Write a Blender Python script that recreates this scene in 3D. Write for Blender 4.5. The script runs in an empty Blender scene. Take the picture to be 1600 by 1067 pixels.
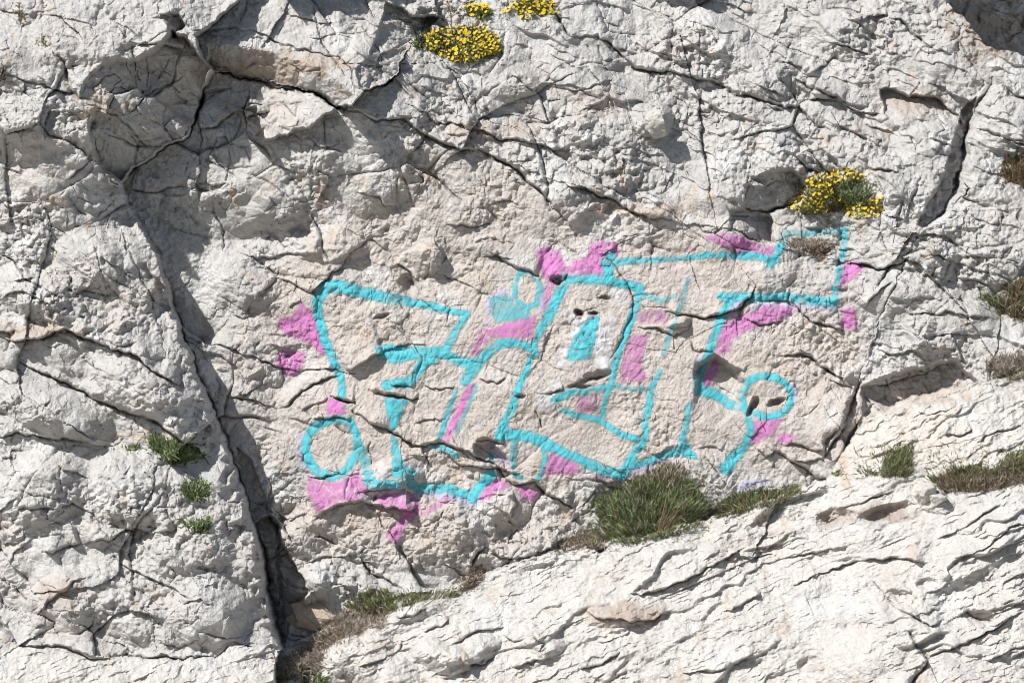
import bpy, math, random
import numpy as np
random.seed(7)
SC = bpy.context.scene
COL = SC.collection

# ------------------------------------------------------------------ camera, sky, sun, exposure
PX = 200.0                      # photo pixels per metre on the rock face
DIST = 100.0                    # telephoto view from the water
cam_d = bpy.data.cameras.new('camera'); cam = bpy.data.objects.new('camera', cam_d); COL.objects.link(cam)
cam.location = (0, -DIST, 0); cam.rotation_euler = (math.radians(90), 0, 0)
cam_d.sensor_width = 36; cam_d.lens = 36 * DIST / 8.0; cam_d.clip_end = 1000; cam_d.clip_start = 1
SC.camera = cam
SUN = np.array([-0.52, -0.50, 0.69]); SUN /= np.linalg.norm(SUN)
elev = math.asin(SUN[2])
w = bpy.data.worlds.new('World'); SC.world = w; w.use_nodes = True
nt = w.node_tree; bg = nt.nodes['Background']
sky = nt.nodes.new('ShaderNodeTexSky'); sky.sky_type = 'NISHITA'; sky.sun_disc = False
sky.sun_elevation = elev; sky.sun_rotation = math.atan2(SUN[0], SUN[1])
nt.links.new(sky.outputs[0], bg.inputs[0]); bg.inputs[1].default_value = 0.068
sd = bpy.data.lights.new('sun', 'SUN'); sd.energy = 5.0; sd.angle = math.radians(0.53); sd.color = (1, 0.98, 0.95)
so = bpy.data.objects.new('sun', sd); COL.objects.link(so); so.location = tuple(SUN * 40)
from mathutils import Vector
so.rotation_euler = Vector(tuple(SUN)).to_track_quat('Z', 'Y').to_euler()
SC.view_settings.view_transform = 'Standard'; SC.view_settings.look = 'None'
SC.view_settings.exposure = 0.20; SC.view_settings.gamma = 1
SC.cycles.pixel_filter_type = 'BLACKMAN_HARRIS'; SC.cycles.filter_width = 1.0
SC.cycles.max_bounces = 5; SC.cycles.transparent_max_bounces = 12

# ------------------------------------------------------------------ noise
f4 = np.float32
u4 = np.uint32
def rnd(ix, iy, seed):
    h = ix.astype(np.int64).astype(u4) * u4(374761393) + iy.astype(np.int64).astype(u4) * u4(668265263) + u4((seed * 1442695041) & 0xffffffff)
    h ^= h >> u4(13); h *= u4(1274126177); h ^= h >> u4(16)
    return (h & u4(0xffffff)).astype(f4) * f4(1 / 0xffffff)
def perlin(x, y, s, seed):
    x = (x / s).astype(f4); y = (y / s).astype(f4)
    xi = np.floor(x); yi = np.floor(y); fx = x - xi; fy = y - yi
    xi = xi.astype(np.int64); yi = yi.astype(np.int64)
    u = fx * fx * fx * (fx * (fx * 6 - 15) + 10); v = fy * fy * fy * (fy * (fy * 6 - 15) + 10)
    def g(ox, oy):
        a = rnd(xi + ox, yi + oy, seed) * f4(6.2831853)
        return np.cos(a) * (fx - ox) + np.sin(a) * (fy - oy)
    a = g(0, 0); b = g(1, 0); c = g(0, 1); d = g(1, 1)
    return ((a + u * (b - a)) * (1 - v) + (c + u * (d - c)) * v) * f4(1.5)
def fbm(x, y, s, seed, n=4, gain=.5):
    r = 0; a = 1.0
    for i in range(n):
        r = r + a * perlin(x, y, s, seed + i * 17); s *= .5; a *= gain
    return r
def ridged(x, y, s, seed, n=3):
    r = 0; a = 1.0
    for i in range(n):
        r = r + a * (1 - 2 * np.abs(perlin(x, y, s, seed + i * 31))); s *= .5; a *= .5
    return r
def facet(x, y, s, seed, slope=.55, H=.35, q=.75):
    """broken rock: upper envelope of randomly tilted small planes"""
    x = (x / s).astype(f4); y = (y / s).astype(f4)
    xi = np.floor(x).astype(np.int64); yi = np.floor(y).astype(np.int64)
    best = np.full(x.shape, -9, f4)
    for oy in (-1, 0, 1):
        for ox in (-1, 0, 1):
            cx = xi + ox; cy = yi + oy
            dx = x - (cx + .1 + .8 * rnd(cx, cy, seed)).astype(f4); dy = y - (cy + .1 + .8 * rnd(cx, cy, seed + 1)).astype(f4)
            v = H * rnd(cx, cy, seed + 2) + slope * ((rnd(cx, cy, seed + 3) * 2 - 1) * dx + (rnd(cx, cy, seed + 4) * 2 - 1) * dy) - q * (dx * dx + dy * dy)
            np.maximum(best, v, out=best)
    return (best - best.mean()) * f4(s)
def voronoi(x, y, s, seed):
    """distance to the nearest cell border (px), per-cell random number, offset from the cell's centre (px)"""
    x = (x / s).astype(f4); y = (y / s).astype(f4)
    xi = np.floor(x).astype(np.int64); yi = np.floor(y).astype(np.int64)
    f1 = np.full(x.shape, 9, f4); f2 = f1.copy(); r = np.zeros(x.shape, f4); r2 = r.copy(); ddx = r.copy(); ddy = r.copy()
    for oy in (-1, 0, 1):
        for ox in (-1, 0, 1):
            cx = xi + ox; cy = yi + oy
            dx = x - (cx + rnd(cx, cy, seed)).astype(f4); dy = y - (cy + rnd(cx, cy, seed + 1)).astype(f4)
            d = dx * dx + dy * dy; m = d < f1
            f2 = np.where(m, f1, np.minimum(f2, d)); f1 = np.where(m, d, f1)
            r = np.where(m, rnd(cx, cy, seed + 2), r); r2 = np.where(m, rnd(cx, cy, seed + 3), r2); ddx = np.where(m, dx, ddx); ddy = np.where(m, dy, ddy)
    return (np.sqrt(f2) - np.sqrt(f1)) * .5 * s, r, r2, ddx * s, ddy * s
def sstep(a, b, t):
    t = np.clip((t - a) / (b - a), 0, 1); return t * t * (3 - 2 * t)
def poly_sd(pts, x, y):
    """signed distance, positive inside"""
    n = len(pts); best = np.full(x.shape, 1e9, f4); ins = np.zeros(x.shape, bool)
    for i in range(n):
        ax, ay = pts[i]; bx, by = pts[(i + 1) % n]
        ex, ey = bx - ax, by - ay; L = ex * ex + ey * ey + 1e-9
        t = np.clip(((x - ax) * ex + (y - ay) * ey) / L, 0, 1)
        d = (x - ax - t * ex) ** 2 + (y - ay - t * ey) ** 2
        np.minimum(best, d, out=best)
        if ay != by:
            c = ((ay > y) != (by > y)) & (x < (bx - ax) * (y - ay) / (by - ay) + ax)
            ins ^= c
    d = np.sqrt(best); return np.where(ins, d, -d)
def line_sd(pts, x, y):
    """distance to a polyline, side (+1 = walker's left), position 0..1 along it"""
    best = np.full(x.shape, 1e9, f4); sg = np.zeros(x.shape, f4); tt = np.zeros(x.shape, f4)
    L = [math.dist(pts[i], pts[i + 1]) for i in range(len(pts) - 1)]; T = sum(L); acc = 0
    for i in range(len(pts) - 1):
        ax, ay = pts[i]; bx, by = pts[i + 1]; ex, ey = bx - ax, by - ay
        t = np.clip(((x - ax) * ex + (y - ay) * ey) / (L[i] ** 2 + 1e-9), 0, 1)
        d = (x - ax - t * ex) ** 2 + (y - ay - t * ey) ** 2
        m = d < best
        best[m] = d[m]; sg[m] = np.where(ex * (y - ay) - ey * (x - ax) < 0, 1, -1)[m]; tt[m] = ((acc + t * L[i]) / T)[m]
        acc += L[i]
    return np.sqrt(best), sg, tt

# ------------------------------------------------------------------ the grid the rock face is carved on
def axis(a, b, lo, hi, step):
    mid = list(np.arange(a, b, step)); g = step; v = a; left = []
    while v > lo: g = min(g * 1.12, 12); v -= g; left.append(v)
    g = step; v = mid[-1]; right = []
    while v < hi: g = min(g * 1.12, 12); v += g; right.append(v)
    return np.array(left[::-1] + mid + right)
STEP = 1.5
xs = axis(-24, 1626, -560, 2160, STEP); ys = axis(-24, 1092, -460, 1480, STEP)
NX, NY = len(xs), len(ys)
X, Y = np.meshgrid(xs.astype(f4), ys.astype(f4))
WX = X + 4.2 * perlin(X, Y, 38, 1) + 2.4 * perlin(X, Y, 13, 2) + .9 * perlin(X, Y, 6, 3)
WY = Y + 4.2 * perlin(X, Y, 38, 4) + 2.4 * perlin(X, Y, 13, 5) + .9 * perlin(X, Y, 6, 6)
def window(pts, pad):
    px = [p[0] for p in pts]; py = [p[1] for p in pts]
    i0, i1 = np.searchsorted(xs, [min(px) - pad, max(px) + pad]); j0, j1 = np.searchsorted(ys, [min(py) - pad, max(py) + pad])
    return slice(j0, j1 + 1), slice(i0, i1 + 1)
def interp(pts, v):
    a = np.array(pts, float); return np.interp(v, a[:, 0], a[:, 1]).astype(f4)
# ------------------------------------------------------------------ large shapes of the cliff (depth toward the viewer, px)
YB = [(325,112),(420,138),(530,172),(584,186),(640,195),(700,226),(787,250),(874,285),(928,297),(996,334),(1053,348),(1140,358),(1211,384),(1265,400),(1300,402),(1330,411),(1374,421),(1401,414),(1440,377),(1600,372)]
YL = [(430,1014),(500,985),(560,960),(640,925),(740,905),(800,880),(900,852),(1010,835),(1100,810),(1200,780),(1290,748),(1320,700),(1345,660),(1400,628),(1460,610),(1560,590),(1600,580),(2200,420)]
MAIN = [(88,84),(101,101),(116,145),(128,159),(140,165),(145,209),(152,236),(160,263),(182,280),(199,314),(219,349),(236,380),(250,411),(267,461),(283,515),(295,546),(310,586),(317,610),(332,630),(337,654),(348,677),(358,707),(371,734),(381,768),(391,798),(405,842),(412,876),(418,923),(432,977),(442,1004)]
XC = [(-500,640),(0,372),(30,340),(58,306),(90,318),(110,334),(135,321),(162,309),(199,297),(216,287),(229,253),(243,233),(267,202),(284,186)] + [(p[1],p[0]) for p in MAIN if p[1] > 290] + [(1040,448),(1500,470)]
yb = interp(YB, WX); yl = interp(YL, WX); xc = interp(XC, WY)
S = .14 * (WY - 550) + .03 * (WX - 900)
D = S.copy()
# the slab leans back towards its upper left and bulges round its lower right end
D += 24 * np.exp(-((WX - 1180) / 170) ** 2 - ((WY - 640) / 90) ** 2) + 16 * np.exp(-((WX - 880) / 140) ** 2 - ((WY - 560) / 120) ** 2)
U = S * 0 + .14 * (yb - 550) + .03 * (WX - 900) + 4 + .40 * (WY - yb)
mU = (WY < yb) & (WX > 530)
D = np.where(mU, U, D)
# right-hand rock beyond the chasm
P_R = [(1556,118),(1529,169),(1512,229),(1499,290),(1475,331),(1445,358),(1428,377),(1408,424),(1374,495),(1347,580),(1337,613),(1340,1000),(2300,1000),(2300,118)]
mR = poly_sd(P_R, WX, WY) > 0
D = np.where(mR, (.22 * (WY - 600) + 30 + .12 * np.minimum(0, WY - 330)) + .03 * (WX - 900), D)
# left buttress
Hb = interp([(-500,222),(90,222),(200,205),(330,145),(600,128),(800,112),(1000,95)], WY)
A = .14 * (WY - 550) - 20 + Hb + .16 * (WY - 600) * (WY > 330) - .16 * 270 * (WY <= 330) + .10 * (WX - 200) - .42 * np.maximum(0, WX - (xc - 70)) * (WY > 290)
A += .62 * np.minimum(0, WY - 88) * (WX < 400) - .9 * np.clip(WX - 262, 0, 70) * sstep(100, 45, WY)
sA = poly_sd([(-900,-500)] + [(b, a) for a, b in XC] + [(-900,1500)], WX, WY); mA = sA > 0
D = D + (A - D) * sstep(-2, 2, sA)
# upper middle blocks
P_M = [(640,-600),(372,0),(340,30),(306,58),(318,90),(337,111),(405,125),(486,142),(523,165),(550,165),(570,142),(621,118),(641,68),(665,44),(682,24),(678,0),(900,-600)]
mM = poly_sd(P_M, WX, WY) > 0
D = np.where(mM, S + 76 + .50 * (WY - 130) - .22 * np.maximum(0, WX - 480), D)
# lower right slope and the ledge at the buttress foot
mL = (WY > yl) & (WX > 436)
D = np.where(mL, .14 * (yl - 550) + .03 * (WX - 900) + 26 + .70 * (WY - yl) + .03 * (WX - 900), D)
mF = (WY > interp([(-600,1010),(0,1010),(34,1007),(111,1012),(189,1021),(294,1024),(341,1021),(361,1007),(430,1000),(470,1010)], WX)) & (WX <= 470)
D = np.where(mF, D + 10 + .62 * (WY - 1010), D)

D += np.where(mA | mL, 0, 1) * 46 * np.exp(-((WX - 530) / 140) ** 2 - ((WY - 190) / 95) ** 2)
def facet_add(pts, fn, soft=2.0):
    sl = window(pts, 14); x, y = WX[sl], WY[sl]
    m = sstep(-soft, soft, poly_sd(pts, x, y)); D[sl] += m * fn(x, y)
def bump(cx, cy, rx, ry, h, rot=0, p=2.0, flat=1.0):
    """a rounded block standing proud (h>0) or a hollow (h<0)"""
    c, s = math.cos(math.radians(rot)), math.sin(math.radians(rot)); R = max(rx, ry) * 1.6
    sl = window([(cx, cy)], R); x, y = WX[sl] - cx, WY[sl] - cy
    u = (x * c + y * s) / rx; v = (-x * s + y * c) / ry
    r = (np.abs(u) ** p + np.abs(v) ** p) ** (1 / p)
    D[sl] += h * np.clip((1.0 - r) * flat * 1.6 + 0, 0, 1) ** .8
# B1: the dark face that falls away to the right below the upper left terrace
facet_add([(128,159),(140,126),(158,104),(185,94),(207,96),(222,146),(190,182),(150,165)], lambda x, y: -6 - .50 * np.maximum(0, x - 140) - .30 * (y - 110), 3)
facet_add([(207,96),(236,87),(257,68),(270,48),(290,60),(330,108),(312,160),(297,199),(235,145),(222,146)], lambda x, y: -40 - .72 * (x - 205) - .34 * (y - 95), 3)
facet_add([(150,165),(190,182),(222,146),(235,145),(297,199),(287,216),(253,229),(233,243),(202,267),(186,282),(160,263),(150,236),(143,205)], lambda x, y: -20 - .58 * (x - 150) - .45 * (y - 165), 3)
facet_add([(196,85),(215,70),(262,38),(268,52),(255,72),(232,86),(205,92)], lambda x, y: 9 + .1 * (y - 70))
facet_add([(250,25),(278,22),(290,40),(272,58),(262,40)], lambda x, y: -20 - .9 * (x - 255))
# underside of the long upper block
ytop = lambda x: interp([(326,68),(420,80),(500,108),(560,150)], x)
facet_add([(326,68),(420,80),(500,108),(560,150),(523,168),(486,142),(405,125),(337,111),(324,98)], lambda x, y: -1.5 * np.maximum(0, y - ytop(x)))
facet_add([(334,115),(405,126),(486,145),(523,169),(483,199),(449,209),(408,219),(402,168),(364,175),(337,196),(300,199)], lambda x, y: 20 + .12 * (x - 400) + .2 * (y - 170))
# B3 right side, turned away from the sun
facet_add([(600,0),(640,20),(682,24),(665,44),(641,68),(631,91),(621,118),(597,132),(570,142),(556,112),(590,60)], lambda x, y: -.75 * np.maximum(0, x - 575) - .1 * y)
# recess in the upper right corner
facet_add([(1485,-600),(1490,0),(1520,30),(1545,70),(1600,80),(1760,110),(2300,150),(2300,-600)], lambda x, y: np.maximum(-230, -70 - 1.0 * (x - 1490) - .75 * (y - 20)))
# shaded side of the block left of the chasm
facet_add([(1529,150),(1519,196),(1512,229),(1499,290),(1475,331),(1445,358),(1432,352),(1448,320),(1470,290),(1482,250),(1496,205),(1508,170)], lambda x, y: -34)
# shaded recess under the ledge in the upper right
facet_add([(1377,135),(1424,145),(1472,155),(1499,175),(1512,200),(1470,212),(1420,200),(1385,180)], lambda x, y: -24 + .45 * (y - 150))
# gap at the foot of the long crack
facet_add([(398,815),(420,806),(434,822),(440,850),(466,892),(484,925),(470,950),(452,965),(446,1006),(430,990),(420,930),(408,860)], lambda x, y: -46)
facet_add([(370,700),(388,770),(400,810),(425,800),(408,760),(392,720)], lambda x, y: -18)
# dark hollow beside the crack right of the painted figure
facet_add([(1090,570),(1116,556),(1150,580),(1160,600),(1150,640),(1120,670),(1095,672),(1082,650)], lambda x, y: -24 + .35 * (y - 610) - .30 * (x - 1120), 5)
facet_add([(1345,605),(1380,590),(1440,575),(1490,562),(1530,600),(1500,622),(1440,628),(1390,640),(1350,650)], lambda x, y: -26 + .25 * (y - 610), 4)
facet_add([(742,696),(770,688),(790,712),(800,742),(785,748),(765,728),(748,715)], lambda x, y: -20, 3)
facet_add([(1144,330),(1170,322),(1205,340),(1212,382),(1170,374),(1140,360)], lambda x, y: -24 - .3 * (x - 1170), 3)
facet_add([(1160,290),(1200,270),(1240,262),(1262,290),(1250,318),(1200,332),(1165,322)], lambda x, y: -10 - .5 * (x - 1180) + .0 * y, 3)
facet_add([(1246,240),(1276,224),(1310,250),(1320,268),(1290,276),(1262,268)], lambda x, y: -10 - .6 * (x - 1280) - .4 * (y - 250), 2)
# standing blocks and hollows: cx, cy, rx, ry, height, rotation
for b in [(1020,186,34,30,30,10),(668,402,26,30,22,20),(612,742,52,30,26,-15),(786,790,40,40,16,-50),(1300,640,40,60,12,20),(1060,503,22,10,16,-15),
          (205,150,60,50,10,0),(90,640,90,40,20,15),(230,610,90,40,26,25),(60,760,90,60,20,0),(300,850,70,60,20,0),(120,930,90,50,16,-20),(330,950,60,60,20,0),
          (230,760,90,60,22,10),(340,780,40,60,10,0),(100,300,70,60,22,0),(60,460,80,40,20,20),(140,410,60,50,14,30),(50,200,80,50,20,0),
          (440,320,60,40,20,-20),(520,380,70,30,22,-5),(380,440,60,50,14,0),(600,290,70,40,16,-30),(480,250,60,40,12,-20),(700,330,60,30,10,20),
          (760,120,90,50,22,20),(920,120,60,50,18,20),(880,200,70,40,16,25),(1100,60,90,50,24,20),(1200,110,60,40,20,20),(1340,60,80,40,18,20),
          (1440,200,70,50,14,0),(1120,290,70,50,24,-10),(960,250,60,50,20,20),(1380,320,60,50,14,0),(1570,180,50,50,18,0),(1555,300,50,26,14,20),
          (1230,440,90,30,10,0),(1390,450,70,40,14,0),(1450,530,60,40,14,0),(975,952,64,24,20,-8),(1452,776,34,22,20,30),(690,1020,50,26,36,15),(740,1010,46,20,30,-20),
          (560,1010,60,40,32,-20),(600,1050,60,30,32,0),(520,1040,36,30,24,0),(850,1000,34,22,20,10),(820,990,26,18,16,-20),(660,950,60,14,14,-20),(480,915,40,30,32,-20),(520,900,40,40,28,30),(560,905,34,30,14,-40),(470,830,50,40,18,0),(440,760,40,40,12,0),
          (820,860,60,30,16,-20),(700,830,60,50,6,-30),(1400,960,60,40,18,20),(1330,1020,90,40,20,-20),(1500,880,80,24,16,-25),
          (905,490,9,6,-26,10),(927,490,8,4,-16,0),(945,465,10,3,-12,0),(1176,634,9,20,-24,35),(1211,629,15,6,-22,-15),(1377,799,50,13,-26,-16),(1300,808,32,16,-24,-10),
          (598,495,14,6,-12,-20),(639,446,16,16,-16,30),(930,1000,40,10,-10,-20),(1400,930,26,14,-22,20),(1520,955,24,10,-18,15),(1440,905,18,10,-16,-20),
          (1256,1030,20,12,-14,-20),(870,440,12,9,-20,0),(935,586,24,8,-16,-10),(905,604,18,5,-12,-10)]:
    b = list(b)
    if b[0] < 400 and b[1] > 350 and b[4] > 0: b[4] *= 1.7
    bump(*b)

# ------------------------------------------------------------------ cracks and ledges: points, half width, depth, lip height (+ = walker's left), lip decay
CR = [
 (MAIN[:5], 4.0, 26, 0, 30), (MAIN[4:13], 2.3, 15, 0, 30), (MAIN[12:], 3.6, 30, 0, 30), ([(405,842),(412,876),(418,923),(432,977),(442,1004)], 9, 40, 0, 30),
 ([(418,788),(420,808),(432,818),(435,849),(434,896),(439,923),(440,980)], 3.5, 24, 0, 30), ([(391,798),(405,795),(418,790),(424,760),(412,740)], 2, 10, 0, 20), ([(412,876),(436,872),(455,866)], 2.2, 14, 0, 20), ([(418,923),(440,921)], 2, 12, 0, 20),
 ([(140,165),(182,179),(202,202),(230,232)], 2.4, 14, 0, 20), ([(145,160),(150,140),(165,122),(180,118),(188,126),(178,140),(160,152)], 1.6, 9, 0, 20),
 ([(195,92),(200,110),(206,125),(222,145)], 1.5, 9, 0, 20), ([(188,182),(205,176),(218,166),(235,145),(280,125),(293,108)], 1.8, 11, 0, 20), ([(228,98),(232,120),(230,142)], 1.3, 8, 0, 20),
 ([(195,97),(220,95),(235,88)], 1.5, 8, 6, 12), ([(140,130),(152,108)], 1.5, 8, 0, 10), ([(240,160),(250,178),(243,200)], 1.2, 6, 0, 10), ([(145,209),(125,207),(112,209)], 1.8, 12, 6, 12), ([(182,280),(195,268),(215,262),(208,290)], 1.6, 9, 0, 10),
 ([(300,199),(337,196),(364,175),(395,162),(422,162)], 2.4, 14, 8, 20), ([(523,169),(483,199),(449,209),(408,219)], 2.2, 12, -4, 20), ([(189,284),(202,267),(233,243),(253,229),(287,216),(297,199),(309,162),(321,135),(334,115)], 2.0, 9, 0, 20),
 ([(337,111),(368,118),(405,125),(425,138),(486,142),(506,152),(523,165),(540,172)], 4.0, 26, 0, 20), ([(293,50),(337,44),(364,44),(415,54),(439,67),(466,78),(506,85),(540,90)], 2.2, 12, 8, 18),
 ([(489,0),(493,27),(499,57),(520,88),(540,118)], 2.0, 12, 0, 18), ([(300,60),(340,30),(372,0)], 2.2, 12, 7, 20), ([(362,60),(380,20),(388,-10)], 1.6, 9, 0, 20), ([(560,40),(585,62),(600,100)], 2, 12, 0, 10), ([(586,105),(592,86),(610,78),(630,76)], 2, 10, 6, 12), ([(530,86),(548,110),(556,132),(570,142)], 2, 12, 5, 20),
 ([(30,125),(60,130),(90,142),(103,146),(116,148)], 2.6, 20, 6, 24), ([(0,120),(30,125)], 3, 14, 4, 20), ([(0,80),(20,82),(40,92)], 1.5, 8, 4, 12), ([(85,4),(100,-20)], 2, 14, 0, 10), ([(222,12),(222,32)], 2, 14, 0, 10), ([(185,40),(200,58),(188,72)], 2, 12, 8, 14), ([(26,20),(38,42)], 2, 12, 6, 12),
 ([(530,172),(557,175),(584,186),(608,186),(635,189),(648,199),(682,219),(719,233),(749,236),(787,250),(810,267),(824,283),(851,300),(867,324),(888,351),(905,372)], 3.0, 18, 12, 26),
 ([(635,160),(650,170),(682,192),(719,196),(760,206),(780,216),(820,219),(851,230),(884,236),(898,233)], 2.6, 15, 16, 26), ([(715,120),(740,148),(760,180),(780,200)], 2, 12, 8, 16), ([(686,98),(694,108),(720,118)], 2, 12, 0, 16),
 ([(874,283),(888,294),(928,297),(962,314),(996,334),(1029,341),(1053,348)], 3.2, 18, 16, 26), ([(530,103),(580,102),(630,101),(690,98)], 1.6, 10, 0, 16),
 ([(867,20),(881,40),(894,52)], 3, 22, 0, 16), ([(894,52),(935,54),(955,64),(979,91),(996,105),(1019,111),(1050,111),(1087,118),(1124,128),(1151,145),(1188,152),(1219,162),(1249,165),(1262,182),(1276,196),(1300,202)], 3.0, 18, 12, 22),
 ([(840,126),(860,136),(900,140),(935,130),(960,118)], 1.8, 10, 6, 14), ([(975,140),(985,180),(995,210),(1010,236),(1030,262)], 2.2, 12, 6, 18), ([(905,175),(930,165),(950,150)], 1.6, 9, 5, 12),
 ([(1246,121),(1269,132),(1296,145),(1323,157)], 3, 18, 12, 18), ([(1296,62),(1323,69),(1364,84)], 2.2, 14, 8, 14), ([(1397,24),(1414,27),(1428,47),(1458,67),(1492,86)], 2.6, 16, 8, 16), ([(1335,30),(1350,32),(1362,24),(1395,22)], 2, 12, 12, 16),
 ([(1377,135),(1424,145),(1472,155),(1499,175),(1512,196)], 2, 8, 12, 24), ([(1556,118),(1539,148),(1529,169),(1519,196),(1512,229),(1509,256),(1499,290),(1492,307),(1475,331),(1445,358)], 5.5, 34, 0, 20),
 ([(1428,377),(1414,401),(1408,424),(1387,465),(1374,495),(1364,539),(1350,575)], 1.8, 8, -5, 34), ([(1350,572),(1337,613),(1327,640),(1317,664),(1296,698),(1285,715)], 4.0, 20, -16, 40), ([(1392,440),(1376,452),(1360,470),(1352,486)], 2, 12, -8, 16), ([(1368,545),(1390,552),(1420,546),(1450,556)], 2.2, 12, 9, 18), ([(1410,470),(1440,462),(1470,470)], 2, 10, 7, 16), ([(1566,132),(1587,148),(1620,156)], 2.5, 16, 8, 16), ([(1533,202),(1566,216),(1600,226),(1640,240)], 2.6, 16, 8, 18),
 ([(1452,216),(1499,229)], 2.2, 13, 8, 14), ([(1354,263),(1408,270)], 2.4, 14, 10, 16), ([(1171,270),(1168,290),(1161,314)], 2, 12, -5, 14), ([(1195,300),(1205,288),(1230,276)], 1.8, 10, 0, 14), ([(1246,246),(1262,262),(1290,270)], 2.4, 16, 0, 14), ([(1160,322),(1200,330),(1240,318),(1262,330)], 3, 20, 10, 18),
 ([(1060,172),(1067,180),(1062,192)], 2.4, 14, 0, 14), ([(1060,202),(1075,199),(1098,224)], 2, 12, 0, 14), ([(1502,310),(1515,296),(1500,270)], 2, 14, 0, 12), ([(1475,331),(1500,310),(1530,316)], 2.4, 14, 6, 16), ([(1268,112),(1290,100),(1312,86),(1305,70)], 2, 11, 8, 16), ([(1220,90),(1240,98),(1262,112)], 2, 12, 7, 14), ([(1180,128),(1200,140),(1230,150)], 2, 12, 8, 14),
 ([(0,397),(20,411),(47,434),(67,448),(94,465)], 2.2, 16, 0, 16), ([(189,350),(199,387),(216,417),(233,451),(246,498),(263,559)], 2.2, 14, -4, 18),
 ([(0,525),(30,532),(67,529),(88,519),(105,513),(128,525),(162,536),(189,549),(219,559),(243,580),(270,593),(295,605)], 2.6, 16, 24, 40), ([(34,566),(67,580),(105,596),(135,613),(162,630),(196,640),(230,650),(256,664),(280,681),(304,698),(330,722)], 3.2, 20, 18, 40),
 ([(0,684),(30,677),(67,682),(105,684),(142,688),(170,700)], 2.6, 16, 16, 30), ([(110,280),(130,265),(150,252)], 2.2, 14, 6, 14), ([(110,285),(125,305),(145,318)], 1.8, 10, 0, 12), ([(150,340),(170,325),(180,312)], 1.8, 10, 0, 12), ([(40,195),(36,220),(42,240)], 1.5, 8, 0, 10), ([(60,120),(90,142)], 1.5, 8, 5, 12), ([(0,310),(20,325),(45,322)], 2, 11, 6, 12),
 ([(150,380),(160,420),(170,450)], 1.8, 10, 0, 12), ([(70,380),(90,395),(80,420)], 1.8, 10, 8, 14), ([(0,470),(40,455),(70,470),(100,490)], 2, 10, 9, 16), ([(300,640),(318,655),(335,672)], 2, 12, 0, 12), ([(75,660),(100,655),(130,670),(150,680)], 2, 12, 6, 14), ([(0,590),(20,600),(30,630)], 2, 12, 8, 14),
 ([(297,542),(337,539),(354,544),(378,552),(405,563),(429,571),(449,576),(489,580),(527,580),(555,583)], 2.2, 14, 5, 24), ([(337,610),(375,623),(405,627),(435,637)], 2.2, 13, 4, 16), ([(375,621),(392,610),(408,600)], 2, 11, 5, 12), ([(435,638),(452,630),(472,610),(506,596),(533,586)], 2.4, 14, 7, 20),
 ([(537,578),(560,570),(586,552),(600,548)], 2.2, 6, 14, 30), ([(517,620),(537,625),(556,627)], 3, 18, 9, 14), ([(487,656),(510,654),(532,653),(550,658)], 2.4, 14, 8, 14), ([(470,645),(487,632),(515,622)], 2, 9, 6, 12), ([(575,609),(595,615),(622,622),(656,620)], 3.2, 20, 10, 18), ([(609,603),(645,603)], 2.6, 13, 6, 10), ([(660,600),(685,610),(712,606)], 1.8, 10, 5, 10),
 ([(550,640),(564,650),(591,663),(611,676),(629,688),(645,697),(667,695),(690,692),(710,697),(735,706),(757,719),(771,728)], 3.6, 20, 13, 22), ([(771,728),(789,740),(801,756),(819,758),(837,751),(843,762),(866,776),(888,792)], 3.2, 18, 10, 18), ([(645,663),(658,656),(679,655),(694,661)], 1.6, 9, 6, 12), ([(740,690),(765,686),(790,690)], 3, 18, 10, 16), ([(580,690),(576,705),(582,728)], 1.8, 11, 0, 12), ([(660,690),(664,715),(670,735)], 1.8, 10, -6, 16),
 ([(482,742),(500,745),(530,736)], 2.0, 11, 4, 12), ([(490,810),(528,790),(566,782),(600,792),(640,796),(656,790)], 2.5, 10, 22, 40), ([(560,770),(590,762),(625,766),(650,772)], 2.4, 12, 6, 14), ([(430,800),(455,812),(480,800)], 2, 11, 6, 12), ([(660,770),(640,780),(650,800)], 2, 8, 0, 12),
 ([(564,872),(577,893),(597,903),(631,920)], 3, 20, 0, 14), ([(530,910),(550,926)], 2.4, 16, 0, 14), ([(847,768),(874,781),(894,795)], 2.6, 15, 8, 14), ([(739,889),(746,862),(756,852)], 3, 18, 6, 20), ([(756,852),(783,870),(820,872),(860,858),(880,840)], 2.6, 14, 12, 22), ([(790,850),(800,835),(815,820)], 2, 12, 6, 14), ([(800,770),(806,790),(796,806)], 2.4, 12, -10, 24), ([(690,880),(710,890),(722,896)], 2.2, 13, 0, 14), ([(640,780),(660,778)], 2, 10, 0, 10), ([(478,880),(500,870),(530,868),(560,866)], 2.4, 14, 8, 16), ([(560,870),(572,858),(564,850)], 2, 12, 0, 10),
 ([(1330,411),(1354,417),(1374,421),(1401,414),(1418,400)], 3, 18, 10, 16), ([(1435,380),(1458,397),(1475,404),(1509,414),(1546,431)], 2.6, 14, 12, 18), ([(1499,434),(1526,438),(1546,448)], 2.6, 15, 10, 12), ([(1424,492),(1475,488),(1502,493),(1539,498)], 2.4, 14, 6, 16), ([(1485,519),(1492,539),(1499,563)], 2, 8, -12, 30),
 ([(1040,486),(1053,488),(1074,493),(1094,499),(1114,495),(1137,487),(1157,478),(1175,463),(1179,451)], 3.2, 16, 15, 24), ([(996,515),(1032,517),(1055,526),(1071,515),(1080,506)], 2.6, 14, 7, 14), ([(1078,530),(1083,544),(1098,550),(1114,550)], 2.4, 14, 5, 12), ([(1116,553),(1137,567),(1152,578),(1163,585)], 2.6, 15, 6, 14), ([(1160,500),(1190,508),(1225,500)], 2, 11, 6, 14), ([(1240,470),(1262,500),(1285,508),(1315,515)], 2.6, 15, 10, 14),
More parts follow.
